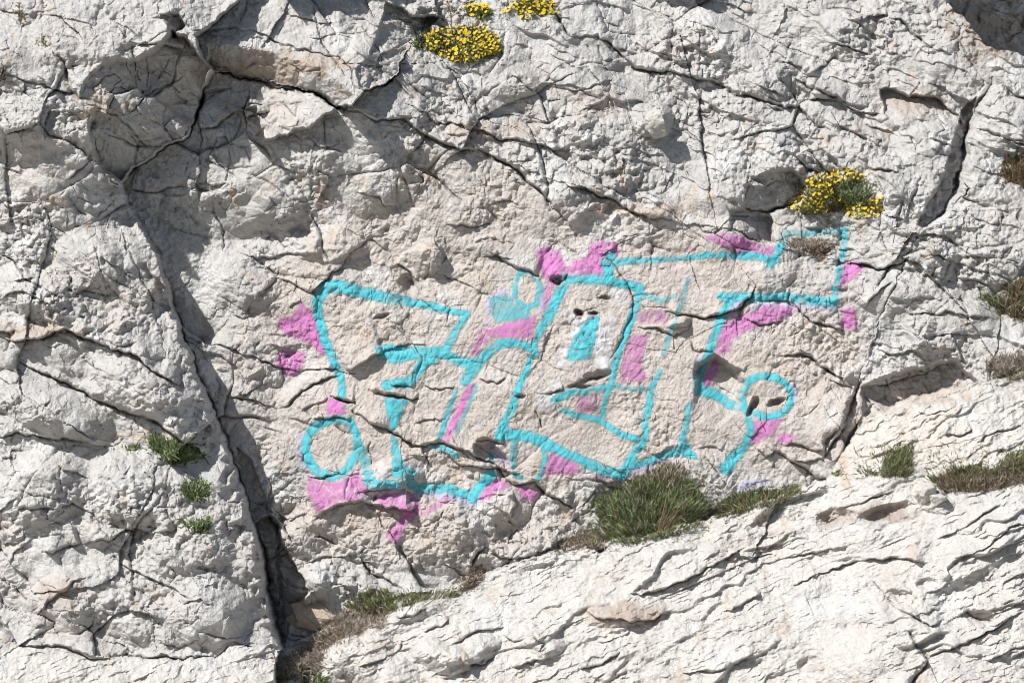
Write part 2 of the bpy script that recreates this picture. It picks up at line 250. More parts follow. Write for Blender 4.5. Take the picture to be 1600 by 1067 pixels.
 ([(1215,557),(1242,556),(1265,560),(1283,574),(1305,585),(1319,589)], 3.2, 18, 10, 16), ([(1247,549),(1265,556)], 2, 10, 4, 10), ([(1290,592),(1318,602),(1340,612)], 2.4, 12, 0, 14), ([(1344,601),(1359,603),(1400,594),(1440,585),(1489,562)], 2.6, 14, 12, 24), ([(1345,616),(1372,640),(1390,655)], 1.8, 11, 0, 14), ([(1220,697),(1240,692),(1265,702),(1290,704)], 2.6, 14, 8, 14), ([(1180,700),(1200,712),(1215,700)], 2, 12, 8, 14), ([(1225,718),(1265,722),(1290,716)], 2, 11, 6, 12), ([(1245,655),(1262,645),(1280,630)], 2.2, 11, 0, 14), ([(1310,668),(1292,686),(1287,711)], 3.5, 18, 0, 20),
 ([(1090,700),(1105,695),(1128,705)], 1.8, 10, 5, 12), ([(1430,640),(1445,650),(1480,640)], 1.8, 10, 6, 12),
 ([(1053,488),(1040,480),(1010,478),(990,470)], 1.8, 9, 4, 10), ([(753,400),(774,396),(787,405),(801,414),(812,423),(843,432)], 3, 16, 11, 18), ([(852,427),(866,446),(882,440),(890,424)], 2.6, 14, 8, 12), ([(897,603),(920,590),(954,587)], 2.6, 14, 6, 12), ([(803,620),(823,621)], 3, 16, 4, 8), ([(839,616),(860,612),(882,607)], 2.2, 13, 5, 10), ([(751,594),(776,596),(792,589)], 2.6, 15, 5, 10), ([(837,641),(843,668),(838,650)], 1.6, 9, 0, 8), ([(676,370),(690,395),(686,420)], 2, 10, -14, 26), ([(700,350),(740,356),(770,350)], 1.8, 10, 6, 12), ([(620,410),(640,425),(652,440)], 2, 11, 6, 14), ([(740,380),(760,372),(790,378)], 1.6, 9, 4, 10), ([(600,470),(610,455)], 1.5, 9, 0, 8), ([(590,548),(640,536),(665,543)], 1.8, 10, 5, 16), ([(692,470),(704,480),(698,510)], 1.8, 9, -3, 12),
 ([(370,395),(400,400),(440,398),(505,396)], 2, 8, 10, 22), ([(330,330),(350,360),(345,400)], 2, 10, 0, 14), ([(420,350),(445,335),(470,340)], 2, 11, 8, 14), ([(560,300),(590,310),(610,330)], 2, 11, 6, 14), ([(640,260),(660,280),(650,300)], 1.6, 9, 0, 10), ([(450,480),(475,470)], 1.6, 9, 5, 10), ([(360,490),(380,500),(400,490)], 2, 12, 6, 12), ([(300,300),(320,290),(335,300)], 1.5, 9, 0, 10), ([(480,215),(500,230),(530,222)], 1.8, 10, 6, 14),
 ([(921,852),(935,859),(950,850)], 3, 18, 0, 14), ([(982,923),(1002,930),(1036,916),(1070,898),(1087,893),(1114,879),(1141,866),(1161,852)], 3, 14, 18, 30), ([(915,950),(935,962),(980,968),(1020,962),(1043,950)], 2.6, 14, 14, 22), ([(1127,953),(1154,943),(1175,930),(1186,920)], 2.6, 14, 11, 18), ([(1229,869),(1262,862),(1296,855),(1324,852)], 2.2, 12, 8, 14), ([(1273,905),(1276,893),(1316,879),(1343,872),(1370,869),(1414,869),(1441,878)], 3, 15, 15, 26), ([(1303,798),(1330,785),(1364,775),(1395,768)], 2.4, 12, 9, 16), ([(1230,912),(1250,904),(1273,895)], 2, 11, 7, 12),
 ([(1411,980),(1418,1004),(1438,1021),(1400,1070),(1380,1100)], 4, 18, -18, 40), ([(1438,1021),(1480,1000),(1539,977),(1570,955)], 2.8, 14, 12, 22), ([(1522,1024),(1560,1010),(1600,1000)], 2.6, 14, 11, 18), ([(1060,1044),(1100,1040),(1120,1038),(1150,1028),(1178,1010)], 2.6, 14, 10, 16), ([(1357,905),(1372,920),(1395,945),(1440,970),(1465,960)], 3, 16, 10, 18), ([(1502,948),(1520,960),(1539,963)], 3, 16, 6, 14), ([(1160,872),(1180,868),(1205,862)], 2, 11, 7, 12), ([(1460,840),(1500,820),(1530,800),(1560,780)], 2.4, 13, 9, 18), ([(1480,870),(1530,850),(1570,820),(1600,812)], 2.4, 13, 10, 18), ([(1520,690),(1555,675),(1590,660)], 2.2, 12, 9, 16), ([(1470,680),(1500,676),(1515,670)], 2.2, 12, 8, 12),
 ([(620,965),(650,955),(668,948)], 2.4, 13, 9, 14), ([(660,985),(690,975),(705,965)], 2.4, 13, 10, 16), ([(700,1005),(740,985),(790,975)], 2.4, 12, 10, 18), ([(720,1030),(760,1032),(775,1020)], 2.6, 14, 12, 16), ([(560,1040),(590,1030),(625,1010),(632,995)], 2.4, 12, 10, 16), ([(830,985),(850,1000),(840,1015)], 2.2, 12, -6, 14), ([(780,985),(800,1000),(830,990),(850,1000)], 2.2, 12, 6, 14), ([(800,1040),(830,1030),(860,1020)], 2.2, 12, 9, 14), ([(900,1040),(940,1030),(970,1015)], 2.2, 12, 9, 14), ([(930,1000),(960,995),(985,980)], 2, 11, 7, 12),
 ([(0,943),(13,974),(34,1004)], 4.5, 26, 0, 16), ([(71,859),(88,864),(111,852),(135,843)], 3, 16, 20, 40), ([(162,825),(175,839)], 2.4, 14, 0, 12), ([(135,843),(175,839),(189,832),(216,822),(243,832),(283,822)], 2.6, 14, 18, 40), ([(182,866),(209,889),(236,899),(270,913),(304,930)], 2.4, 14, 8, 18), ([(67,960),(81,936),(118,909),(142,896)], 2.6, 12, 12, 20), ([(81,936),(90,948)], 2, 10, 0, 10), ([(152,957),(148,970),(135,980),(115,986)], 2.2, 13, 0, 12), ([(34,1007),(111,1007),(145,1024),(189,1021),(256,1021),(294,1024),(341,1021),(361,1007)], 3, 16, 10, 22), ([(256,1000),(290,1005),(320,995)], 2.2, 12, 8, 14), ([(0,830),(4,800),(30,775)], 2, 11, 5, 12), ([(20,880),(30,855),(60,840)], 2, 11, 6, 12), ([(100,790),(120,780),(150,800),(165,825)], 2.2, 12, 8, 14), ([(270,912),(280,895),(270,880)], 2, 10, 0, 12), ([(230,735),(250,745)], 2, 13, 0, 12), ([(290,940),(320,930),(340,940)], 2.2, 12, 9, 14), ([(90,720),(105,735),(140,742)], 2, 11, 7, 14),
]
def crack(pts, hw, dep, lift, dec):
    pad = 14 + max(3 * hw, 3 * abs(lift) and 3 * dec)
    sl = window(pts, pad); x, y = WX[sl], WY[sl]
    d, s, t = line_sd(pts, x, y)
    tap = sstep(0, .12, t) * sstep(0, .12, 1 - t)
    wv = .8 + .6 * perlin(x, y, 26, 77) + .35 * perlin(x, y, 9, 76)
    tp2 = np.sqrt(np.clip(np.minimum(t, 1 - t) / .3, .0, 1)); minor = 1.0 if dep > 15 else .72
    g = np.exp(-(d / (hw * minor * np.maximum(wv, .25) * (.25 + .75 * tp2))) ** 1.6) * dep * minor * (.2 + .8 * tp2) * np.clip(.85 + .7 * perlin(x, y, 40, 78), .15, 1.3)
    r = -g
    if lift:
        sd = d * s * (1 if lift > 0 else -1)
        up = sstep(-1.2, 1.2, sd) * np.exp(-np.maximum(sd, 0) / dec) * 1.25 * abs(lift) * tap * (.8 + .6 * perlin(x, y, 30, 79))
        r = r + up
    D[sl] += r
for c in CR: crack(*c)

# ------------------------------------------------------------------ roughness
mSlab = np.zeros_like(D)
P_SLAB = [(345,560),(440,420),(520,330),(600,250),(680,240),(790,262),(880,350),(1000,345),(1110,365),(1215,392),(1250,460),(1320,500),(1345,560),(1340,620),(1300,690),(1250,740),(1100,720),(950,760),(840,860),(700,880),(560,850),(470,840),(420,700),(370,640)]
mSlab = sstep(-45, 30, poly_sd(P_SLAB, WX, WY)) * np.where(mL | mA, 0, 1)
P_SMOOTH = [(480,470),(560,440),(720,470),(850,430),(980,400),(1200,395),(1180,470),(1320,590),(1290,680),(1150,700),(1060,720),(940,745),(800,740),(780,690),(600,700),(470,600)]
mSm = sstep(-30, 40, poly_sd(P_SMOOTH, WX, WY)) * mSlab
mShade = sstep(-6, 14, poly_sd([(140,100),(265,30),(340,110),(420,160),(420,240),(345,300),(240,340),(180,270)], WX, WY))
mCalm = sstep(-20, 25, poly_sd([(95,70),(265,10),(420,60),(560,120),(520,215),(420,250),(345,320),(240,350),(150,270)], WX, WY))
mLf = (mL | (mF & True)).astype(f4)
rough = 1.0 - .36 * mSlab - .24 * mSm - .25 * mShade
rough = rough * (1 + .35 * fbm(X, Y, 190, 11, 2)) * (1 - .5 * mLf)
Q = np.clip(rough, .12, 1.6).astype(f4)
qx = X + 5 * perlin(X, Y, 30, 21) + 2 * perlin(X, Y, 11, 22); qy = Y + 5 * perlin(X, Y, 30, 23) + 2 * perlin(X, Y, 11, 24)
# blocks lie along the dip of the rock: stretched down to the right
c0, s0 = math.cos(math.radians(24)), math.sin(math.radians(24))
ru = (qx * c0 + qy * s0) / 1.5; rv = (-qx * s0 + qy * c0)
N = 0 * D
N += Q * (.62 * facet(ru, rv, 95, 101, .60, .40, .6) + .50 * facet(ru, rv, 42, 111, .65, .45, .6))
# fine relief is strong in weathered patches and faint on fresh broken faces
FINE = np.clip(.80 + 1.6 * fbm(X, Y, 150, 81, 3), .12, 1.9)
# some patches are broken outward into chips, others are dissolved into cups with sharp crests
def chips(x, y, s, seed, k1, k2, a, b, c):
    m = sstep(-.18, .18, perlin(X, Y, s * 4.5, seed + 7) + .35 * perlin(X, Y, s * 1.5, seed + 8))
    return k1 * m * facet(x, y, s, seed, a, b, c) - k2 * (1 - m) * facet(x * .8 + y * .35, y, s * 1.1, seed + 9, a, b, c)
N += Q * (FINE * (chips(qx, qy, 18, 121, .52, .48, .85, .55, .5) * (1 - .35 * mSm) + chips(X + .4 * (qx - X), Y + .4 * (qy - Y), 8, 131, .42, .5, 1.0, .6, .55)))
N += Q * (1.5 * fbm(X, Y, 40, 41, 2, .5) + .62 * FINE * facet(X, Y, 5.0, 135, 1.2, .8, .6))
# broad flat facets of the painted slab
N += mSlab * 7 * fbm(qx, qy, 170, 141, 2)
# joint-bounded blocks: straight fractures, each piece at its own level and tilt
def blocks(x, y, s, seed, amp, tilt, dep, wd, thr):
    e, r, r2, dx, dy = voronoi(x, y, s, seed)
    gate = sstep(thr, thr + .3, perlin(X, Y, s * 1.7, seed + 5) + .35 * perlin(X, Y, s * .5, seed + 6))
    ge = sstep(-.25, .15, perlin(X, Y, s * .6, seed + 7)) * .85 + .15
    return gate * (amp * (r - .5) + tilt * ((r2 - .5) * dx + (r - .5) * dy) - dep * ge * np.exp(-(e / wd) ** 1.4))
jx = X + .5 * (WX - X) + 16 * perlin(X, Y, 110, 25) + 5 * perlin(X, Y, 34, 27); jy = Y + .5 * (WY - Y) + 16 * perlin(X, Y, 110, 26) + 5 * perlin(X, Y, 34, 28)
ju = (jx * c0 + jy * s0) / 1.35; jv = -jx * s0 + jy * c0
N += (1 - mLf) * (1 - .65 * mSm) * ((1 - mCalm) * (blocks(ju, jv, 240, 491, 26, .30, 6, 2.0, -.5) * (1 - .8 * mSlab) * np.where(mA, .45, 1) + blocks(ju, jv, 135, 501, 13, .26, 9, 1.7, -.15)) + blocks(ju, jv, 58, 511, 6, .30, 6, 1.4, -.05) + (.4 + .6 * Q) * blocks(jx, jy, 25, 521, 3, .32, 3.6, 1.2, .0))
N += mShade * blocks(jx, jy, 78, 551, 20, .42, 9, 1.6, -2) + mShade * blocks(jx, jy, 36, 561, 6, .4, 4, 1.3, -.3)
# knobbly pitted crust in patches
pit = sstep(.0, .5, fbm(X, Y, 120, 51, 2)) * (1 - mLf) * (1 - mSm)
N += pit * Q * (2.0 * ridged(qx, qy, 13, 61, 3) - 2)
# the smooth painted face: fine steep ripples left by dissolution
c1, s1 = math.cos(math.radians(-58)), math.sin(math.radians(-58))
u1 = (X * c1 + Y * s1) / 3.2; v1 = -X * s1 + Y * c1
rip = ridged(u1 + 3 * perlin(X, Y, 20, 71), v1 + 4 * perlin(X, Y, 28, 72), 9, 73, 2)
N += (mSlab * .75 + .15) * rip * (1 - mLf) * (.7 + .6 * perlin(X, Y, 60, 74))
# bedding of the lower slope: thin layers rising to the right, each with a small undercut lip
th = math.radians(-23); cL, sL = math.cos(th), math.sin(th)
lu = X * cL + Y * sL; lv = -X * sL + Y * cL
def beds(P, length, amp, seed, thr=-.1):
    wv = lv + P * .95 * perlin(lu / 2.6, lv, P * 2.6, seed) + .5 * P * facet(lu / 2, lv, P, seed + 9, .8, .5, .5) / P + .25 * P * perlin(X, Y, P * .8, seed + 1)
    k = wv / P; f = k - np.floor(k)
    row = np.floor(k)
    on = perlin(lu + 311 * rnd(row.astype(np.int64), row.astype(np.int64) * 0, seed + 5), row * 37.0, length, seed + 2)
    on = sstep(thr, thr + .35, on + .3 * perlin(X, Y, P * 1.5, seed + 3))
    return amp * on * (f ** 1.4) * sstep(0, .10, 1 - f)
bg_ = np.clip(.75 + .9 * perlin(X, Y, 210, 199) - .5 * np.exp(-((X - 1200) / 170) ** 2 - ((Y - 980) / 60) ** 2), .12, 1.3)
N += mLf * (bg_ * (beds(84, 230, 22, 191, .02) + beds(46, 230, 13, 201, .0) + beds(22, 150, 8, 211, -.02)) + (.4 + .6 * bg_) * beds(10, 30, 4.2, 221, -.02) + .8 * beds(5.5, 18, 2.2, 226, -.05))
N += mLf * (.4 * facet(lu / 2.2, lv, 60, 229, .5, .3, .3) + .24 * facet(lu / 2.6, lv, 17, 231, .8, .5) + .16 * FINE * facet(lu / 1.8, lv, 8, 241, .9, .5) + 1.2 * fbm(lu / 2, lv, 16, 251, 3))
mUf = np.where(mU | mR, 1, 0).astype(f4) * (1 - mLf)
th2 = math.radians(22); lu = X * math.cos(th2) + Y * math.sin(th2); lv = -X * math.sin(th2) + Y * math.cos(th2)
N += mUf * (beds(60, 110, 12, 301, .05) + beds(24, 60, 6, 311, .0))
# broken edge of the buttress along the long crack
D -= 22 * sstep(34, 2, np.abs(sA - 6)) * (sA > 0) * sstep(.05, .45, perlin(X, Y, 46, 95) + .5 * perlin(X, Y, 17, 96)) * (WY > 290)
D = D + N
D += np.clip((-X - 60) * .0, 0, 0)
# ------------------------------------------------------------------ real colour of the stone (pale crust, pinkish beige where it is fresher)
def mixc(C, col, m):
    for i in range(3): C[..., i] += (col[i] - C[..., i]) * m
COLR = np.zeros(D.shape + (3,), f4)
COLR[...] = (.485, .468, .448)
mixc(COLR, (.545, .522, .49), mLf)
tone = fbm(X, Y, 240, 401, 4)
mixc(COLR, (.515, .46, .415), np.clip(mSlab * (.78 + .35 * tone) + .45 * mSm, 0, .92) * (1 - mLf))
mixc(COLR, (.50, .458, .425), np.clip(sstep(.15, .8, fbm(X, Y, 130, 411, 4)) * .6, 0, .6))
mixc(COLR, (.575, .565, .55), np.clip(sstep(.1, .7, fbm(X, Y, 90, 421, 5)) * .75, 0, .75) * (1 - .6 * mSm))
mixc(COLR, (.38, .375, .37), np.clip(sstep(.25, .9, fbm(X, Y, 70, 431, 5, .65)) * .55, 0, .5) * (1 - .5 * mSm) * (1 - .6 * mLf))
mixc(COLR, (.46, .38, .31), np.clip(sstep(.65, 1.1, fbm(X, Y, 60, 441, 5, .6)) * .8, 0, .6))
def stain(cx, cy, rx, ry, col, k):
    sl = window([(cx, cy)], max(rx, ry) * 1.5); x, y = WX[sl], WY[sl]
    m = k * sstep(1.2, .5, np.hypot((x - cx) / rx, (y - cy) / ry) + .5 * fbm(x, y, 22, 451, 3))
    mixc(COLR[sl], col, m)
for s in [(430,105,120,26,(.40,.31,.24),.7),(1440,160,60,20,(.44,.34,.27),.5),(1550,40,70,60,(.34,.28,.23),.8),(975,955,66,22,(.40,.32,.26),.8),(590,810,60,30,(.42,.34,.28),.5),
          (60,515,80,16,(.42,.33,.26),.6),(760,205,90,14,(.44,.34,.27),.5),(1020,330,80,14,(.44,.33,.25),.5),(1440,610,90,24,(.44,.36,.30),.6),(930,160,60,30,(.5,.42,.36),.4),
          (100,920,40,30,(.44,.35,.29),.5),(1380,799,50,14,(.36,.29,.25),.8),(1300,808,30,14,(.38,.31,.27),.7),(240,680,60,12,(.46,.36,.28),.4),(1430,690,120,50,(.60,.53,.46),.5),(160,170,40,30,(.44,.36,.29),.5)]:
    stain(*s)
# grey lichen freckles and rusty run-off below some ledges
mixc(COLR, (.30, .295, .285), .55 * sstep(.35, .75, fbm(X, Y, 12, 481, 3, .6)) * sstep(.0, .5, fbm(X, Y, 160, 482, 3)) * (1 - .7 * mSm) * (1 - .6 * mLf))
mixc(COLR, (.47, .34, .23), .42 * sstep(.35, .9, fbm(X * 2.2, Y * .7, 60, 491, 4)) * sstep(.05, .6, fbm(X, Y, 200, 492, 2)))
COLR *= (1 + .07 * fbm(X, Y, 14, 461, 3))[..., None]
mixc(COLR, (.46, .29, .42), .18 * sstep(-10, 60, poly_sd([(900,380),(1100,370),(1110,440),(1000,470),(960,620),(880,600)], WX, WY)) * sstep(-.2, .6, fbm(X, Y, 60, 471, 3)))

# ------------------------------------------------------------------ materials
def mat(name, rough=.9):
    m = bpy.data.materials.new(name); m.use_nodes = True
    b = m.node_tree.nodes['Principled BSDF']; b.inputs['Roughness'].default_value = rough
    b.inputs['Specular IOR Level'].default_value = .15
    return m, m.node_tree, b
def rock_material(name, attr):
    m, t, b = mat(name, .95); n = t.nodes; l = t.links
    at = n.new('ShaderNodeAttribute'); at.attribute_name = 'tint'
    tc = n.new('ShaderNodeTexCoord')
    n1 = n.new('ShaderNodeTexNoise'); n1.inputs['Scale'].default_value = 38; n1.inputs['Detail'].default_value = 6; n1.inputs['Roughness'].default_value = .7
    l.new(tc.outputs['Object'], n1.inputs['Vector'])
    mr = n.new('ShaderNodeMapRange'); mr.inputs[1].default_value = .3; mr.inputs[2].default_value = .7; mr.inputs[3].default_value = .84; mr.inputs[4].default_value = 1.14
    l.new(n1.outputs[0], mr.inputs[0])
    mx = n.new('ShaderNodeVectorMath'); mx.operation = 'SCALE'
    if attr: l.new(at.outputs['Color'], mx.inputs[0])
    else: mx.inputs[0].default_value = (.48, .39, .31)
    l.new(mr.outputs[0], mx.inputs['Scale']); l.new(mx.outputs[0], b.inputs['Base Color'])
    n2 = n.new('ShaderNodeTexNoise'); n2.inputs['Scale'].default_value = 60; n2.inputs['Detail'].default_value = 5; n2.inputs['Roughness'].default_value = .65
    l.new(tc.outputs['Object'], n2.inputs['Vector'])
    v = n.new('ShaderNodeTexVoronoi'); v.inputs['Scale'].default_value = 34; l.new(tc.outputs['Object'], v.inputs['Vector'])
    ad = n.new('ShaderNodeMath'); ad.operation = 'MULTIPLY_ADD'; ad.inputs[1].default_value = .5
    l.new(v.outputs['Distance'], ad.inputs[0]); l.new(n2.outputs[0], ad.inputs[2])
    bp = n.new('ShaderNodeBump'); bp.inputs['Strength'].default_value = .8; bp.inputs['Distance'].default_value = .018
    l.new(ad.outputs[0], bp.inputs['Height']); l.new(bp.outputs[0], b.inputs['Normal'])
    return m
M_ROCK = rock_material('limestone', True)
M_STONE = rock_material('tan_limestone', False)
def paint_material(name):
    m, t, b = mat(name, .75); n = t.nodes; l = t.links
    at = n.new('ShaderNodeAttribute'); at.attribute_name = 'tint'; l.new(at.outputs['Color'], b.inputs['Base Color'])
    al = n.new('ShaderNodeAttribute'); al.attribute_name = 'cover'
    l.new(al.outputs['Fac'], b.inputs['Alpha'])
    return m
M_PAINT = paint_material('spray_paint')

# ------------------------------------------------------------------ meshes from the carved grid
VX = (X - 800) / PX; VZ = (533.5 - Y) / PX; VY = -D / PX
P3 = np.stack([VX, VY, VZ], -1).astype(f4)
gy_, gx_ = np.gradient(D, ys, xs)
NRM = np.stack([-gx_, -np.ones_like(D), gy_], -1); NRM /= np.linalg.norm(NRM, axis=-1, keepdims=True)
def grid_mesh(name, fmask, pts, cols, cover, material, parent=None):
    """mesh of the grid cells marked in fmask (NY-1, NX-1)"""
    jj, ii = np.nonzero(fmask)
    a = jj * NX + ii
    q = np.stack([a, a + NX, a + NX + 1, a + 1], 1)
    used, inv = np.unique(q.ravel(), return_inverse=True)
    me = bpy.data.meshes.new(name)
    nv, nf = len(used), len(q)
    me.vertices.add(nv); me.vertices.foreach_set('co', pts.reshape(-1, 3)[used].astype(f4).ravel())
    me.loops.add(nf * 4); me.loops.foreach_set('vertex_index', inv.astype(np.int32))
    me.polygons.add(nf); me.polygons.foreach_set('loop_start', np.arange(0, nf * 4, 4, dtype=np.int32))
    me.polygons.foreach_set('loop_total', np.full(nf, 4, np.int32))
    me.update()
    at = me.attributes.new('tint', 'FLOAT_COLOR', 'POINT')
    rgba = np.ones((nv, 4), f4); rgba[:, :3] = cols.reshape(-1, 3)[used] if cols.ndim == 3 else cols
    at.data.foreach_set('color', rgba.ravel())
    if cover is not None:
        ac = me.attributes.new('cover', 'FLOAT', 'POINT'); ac.data.foreach_set('value', cover.ravel()[used].astype(f4))
    me.materials.append(material)
    me.validate(); me.update()
    me.shade_flat()
    o = bpy.data.objects.new(name, me); COL.objects.link(o)
    if parent: o.parent = parent
    return o
def empty(name, loc=(0, 0, 0)):
    o = bpy.data.objects.new(name, None); COL.objects.link(o); o.location = loc; o.empty_display_size = .2; return o

LAB = np.zeros(D.shape, np.int16)
BLOCKS = [('rock_slab', 'broad pinkish beige slab that carries the graffiti', None)]
def block(name, label, m):
    BLOCKS.append((name, label, None)); LAB[m] = len(BLOCKS) - 1
def inp(pts): return poly_sd(pts, WX, WY) > 0
block('rock_block', 'rough whitish rock above the painted slab, cut by long slanting cracks', mU)
P_U2 = [(867,20),(881,40),(894,52),(935,54),(979,91),(1019,111),(1087,118),(1151,145),(1219,162),(1262,182),(1300,202),(1323,157),(1377,135),(1499,175),(1519,196),(1529,169),(1556,118),(1620,100),(2300,118),(2300,-600),(820,-600)]
block('rock_block', 'pale pitted rock along the top edge right of the yellow flowers', mU & inp(P_U2))
block('rock_block', 'block with a recess under its ledge left of the dark chasm', mU & inp([(1300,202),(1323,157),(1377,135),(1499,175),(1529,165),(1512,229),(1499,290),(1475,331),(1445,358),(1401,414),(1330,411),(1354,263)]))
block('rock_block', 'shaded brownish rock in the upper right corner recess', inp([(1485,-600),(1490,0),(1520,30),(1545,70),(1600,80),(1760,110),(2300,150),(2300,-600)]))
block('rock_block', 'pale rock right of the dark chasm, with shrubs along its cracks', mR)
block('rock_block', 'pinkish rock under the ledge right of the graffiti circle', mR & inp([(1337,613),(1347,580),(1400,594),(1489,562),(1540,570),(1620,560),(1620,640),(1330,700)]))
block('rock_buttress', 'rough grey white buttress left of the long dark crack', mA)
block('rock_block', 'bright terrace of pale rock in the upper left corner', mA & inp([(-600,-600),(-600,120),(0,120),(30,125),(90,142),(116,148),(101,101),(150,108),(190,90),(225,86),(262,38),(330,60),(330,-600)]))
block('rock_block', 'smooth shaded face crossed by thin cracks under the upper left terrace', inp([(116,145),(146,110),(190,90),(225,86),(262,38),(290,60),(334,112),(312,160),(297,199),(287,216),(253,229),(233,243),(202,267),(186,282),(160,263),(150,236),(143,205),(140,165)]))
block('rock_block', 'middle part of the left buttress below the brown undercut ledge', mA & inp([(-600,520),(0,525),(67,529),(105,513),(162,536),(219,559),(270,593),(320,612),(358,707),(304,698),(256,664),(196,640),(135,613),(67,580),(34,566),(-600,560)]))
block('rock_block', 'knobbly lower part of the left buttress where the green tufts grow', mA & inp([(-600,560),(34,566),(67,580),(135,613),(196,640),(256,664),(304,698),(358,707),(500,1100),(-600,1100)]))
block('rock_block', 'rounded bulge of the left buttress below the undercut at its foot', mA & inp([(13,974),(30,940),(71,859),(88,864),(135,843),(216,822),(283,822),(330,850),(412,876),(440,1010),(361,1007),(294,1024),(145,1024),(34,1004)]))
block('rock_ledge', 'bright flat ledge along the bottom left edge', mF)
block('rock_block', 'long overhanging block with brown underside at the top', mM)
block('rock_block', 'blocky outcrop left of the upper yellow flowers, its right side shaded', mM & inp([(489,-600),(489,0),(499,57),(540,118),(570,142),(621,118),(641,68),(682,24),(700,-600)]))
block('rock_block', 'sunlit block jutting below the long brown overhang', inp([(334,115),(405,126),(486,145),(523,169),(483,199),(449,209),(408,219),(402,168),(364,175),(337,196),(300,199)]))
block('rock_block', 'small lit wedge of rock below the horizontal crack left of the graffiti', (~mA) & inp([(297,542),(354,544),(405,563),(449,576),(533,582),(506,596),(472,610),(437,638),(375,622),(337,610)]))
block('rock_block', 'lumpy rock at the slab foot beside the wide dark gap', (~mA) & (~mL) & inp([(391,798),(430,800),(490,812),(560,845),(564,872),(597,903),(650,925),(560,965),(430,1015),(412,876)]))
block('rock_slope', 'bright bedded slope in the lower right, its layers rising to the right', mL)
block('rock_slope', 'lowest bedded slab in the bottom right corner', mL & inp([(1411,980),(1438,1021),(1400,1070),(1380,1110),(1300,1600),(2300,1600),(2300,700),(1600,900),(1570,955),(1480,1000)]))
block('rock_slope', 'broken knobbly rocks of the slope at the bottom centre', mL & inp([(430,1010),(560,960),(640,925),(700,965),(790,975),(850,1000),(860,1020),(800,1100),(760,1600),(300,1600)]))
block('rock_knob', 'brownish shaded stone jutting from the bright lower slope', inp([(915,950),(930,935),(960,926),(1000,930),(1040,935),(1043,952),(1020,968),(980,976),(935,968)]))
cliff = empty('cliff'); cliff['kind'] = 'structure'; cliff['label'] = 'pale fissured limestone cliff filling the whole view'
FL = LAB[:-1, :-1]
for i, (nm, lb, _) in enumerate(BLOCKS):
    o = grid_mesh(nm, FL == i, P3, COLR, None, M_ROCK, cliff); o['label'] = lb
def surf(px, py):
    """point on the rock face seen at a photo pixel, and its normal"""
    i = min(max(np.searchsorted(xs, px), 0), NX - 1); j = min(max(np.searchsorted(ys, py), 0), NY - 1)
    return Vector(P3[j, i].tolist()), Vector(NRM[j, i].tolist())
# ------------------------------------------------------------------ the graffiti, a thin coat of spray paint that follows the rock
SX = X + 1.2 * perlin(X, Y, 9, 601) + .5 * (WX - X); SY = Y + 1.2 * perlin(X, Y, 9, 602) + .5 * (WY - Y)
SPECK = np.clip(1.0 + .7 * fbm(X, Y, 8, 611, 3, .7) + .42 * fbm(X, Y, 46, 612, 2), .10, 1)
FRONT = (1 / np.sqrt(1 + np.square(np.gradient(D, ys, xs)).sum(0))).astype(f4)      # spray reaches what faces the painter
SPECK *= .25 + .75 * sstep(.30, .70, FRONT)
class Layer:
    def __init__(s, soft): s.cov = np.zeros(D.shape, f4); s.own = np.full(D.shape, -1, np.int16); s.n = 0; s.soft = soft
    def put(s, sl, a, force=None):
        i = s.n if force is None else force
        m = a > s.cov[sl]; s.cov[sl][m] = a[m]; s.own[sl][m] = i
        if force is None: s.n += 1
    def stroke(s, pts, w, w2=None, k=1.0):
        sl = window(pts, 30); x, y = SX[sl], SY[sl]; d, _, t = line_sd(pts, x, y)
        hw = .94 * (w + ((w2 or w) - w) * t) / 2; s.put(sl, .95 * k * sstep(s.soft, -s.soft, d - hw)); return s
    def poly(s, pts, k=1.0, soft=None):
        so = soft or s.soft; sl = window(pts, 20); s.put(sl, .95 * k * sstep(-so, so, poly_sd(pts, SX[sl], SY[sl]))); return s
T = Layer(2.8); K = Layer(4.0); W = Layer(5.0); B = Layer(4.0)
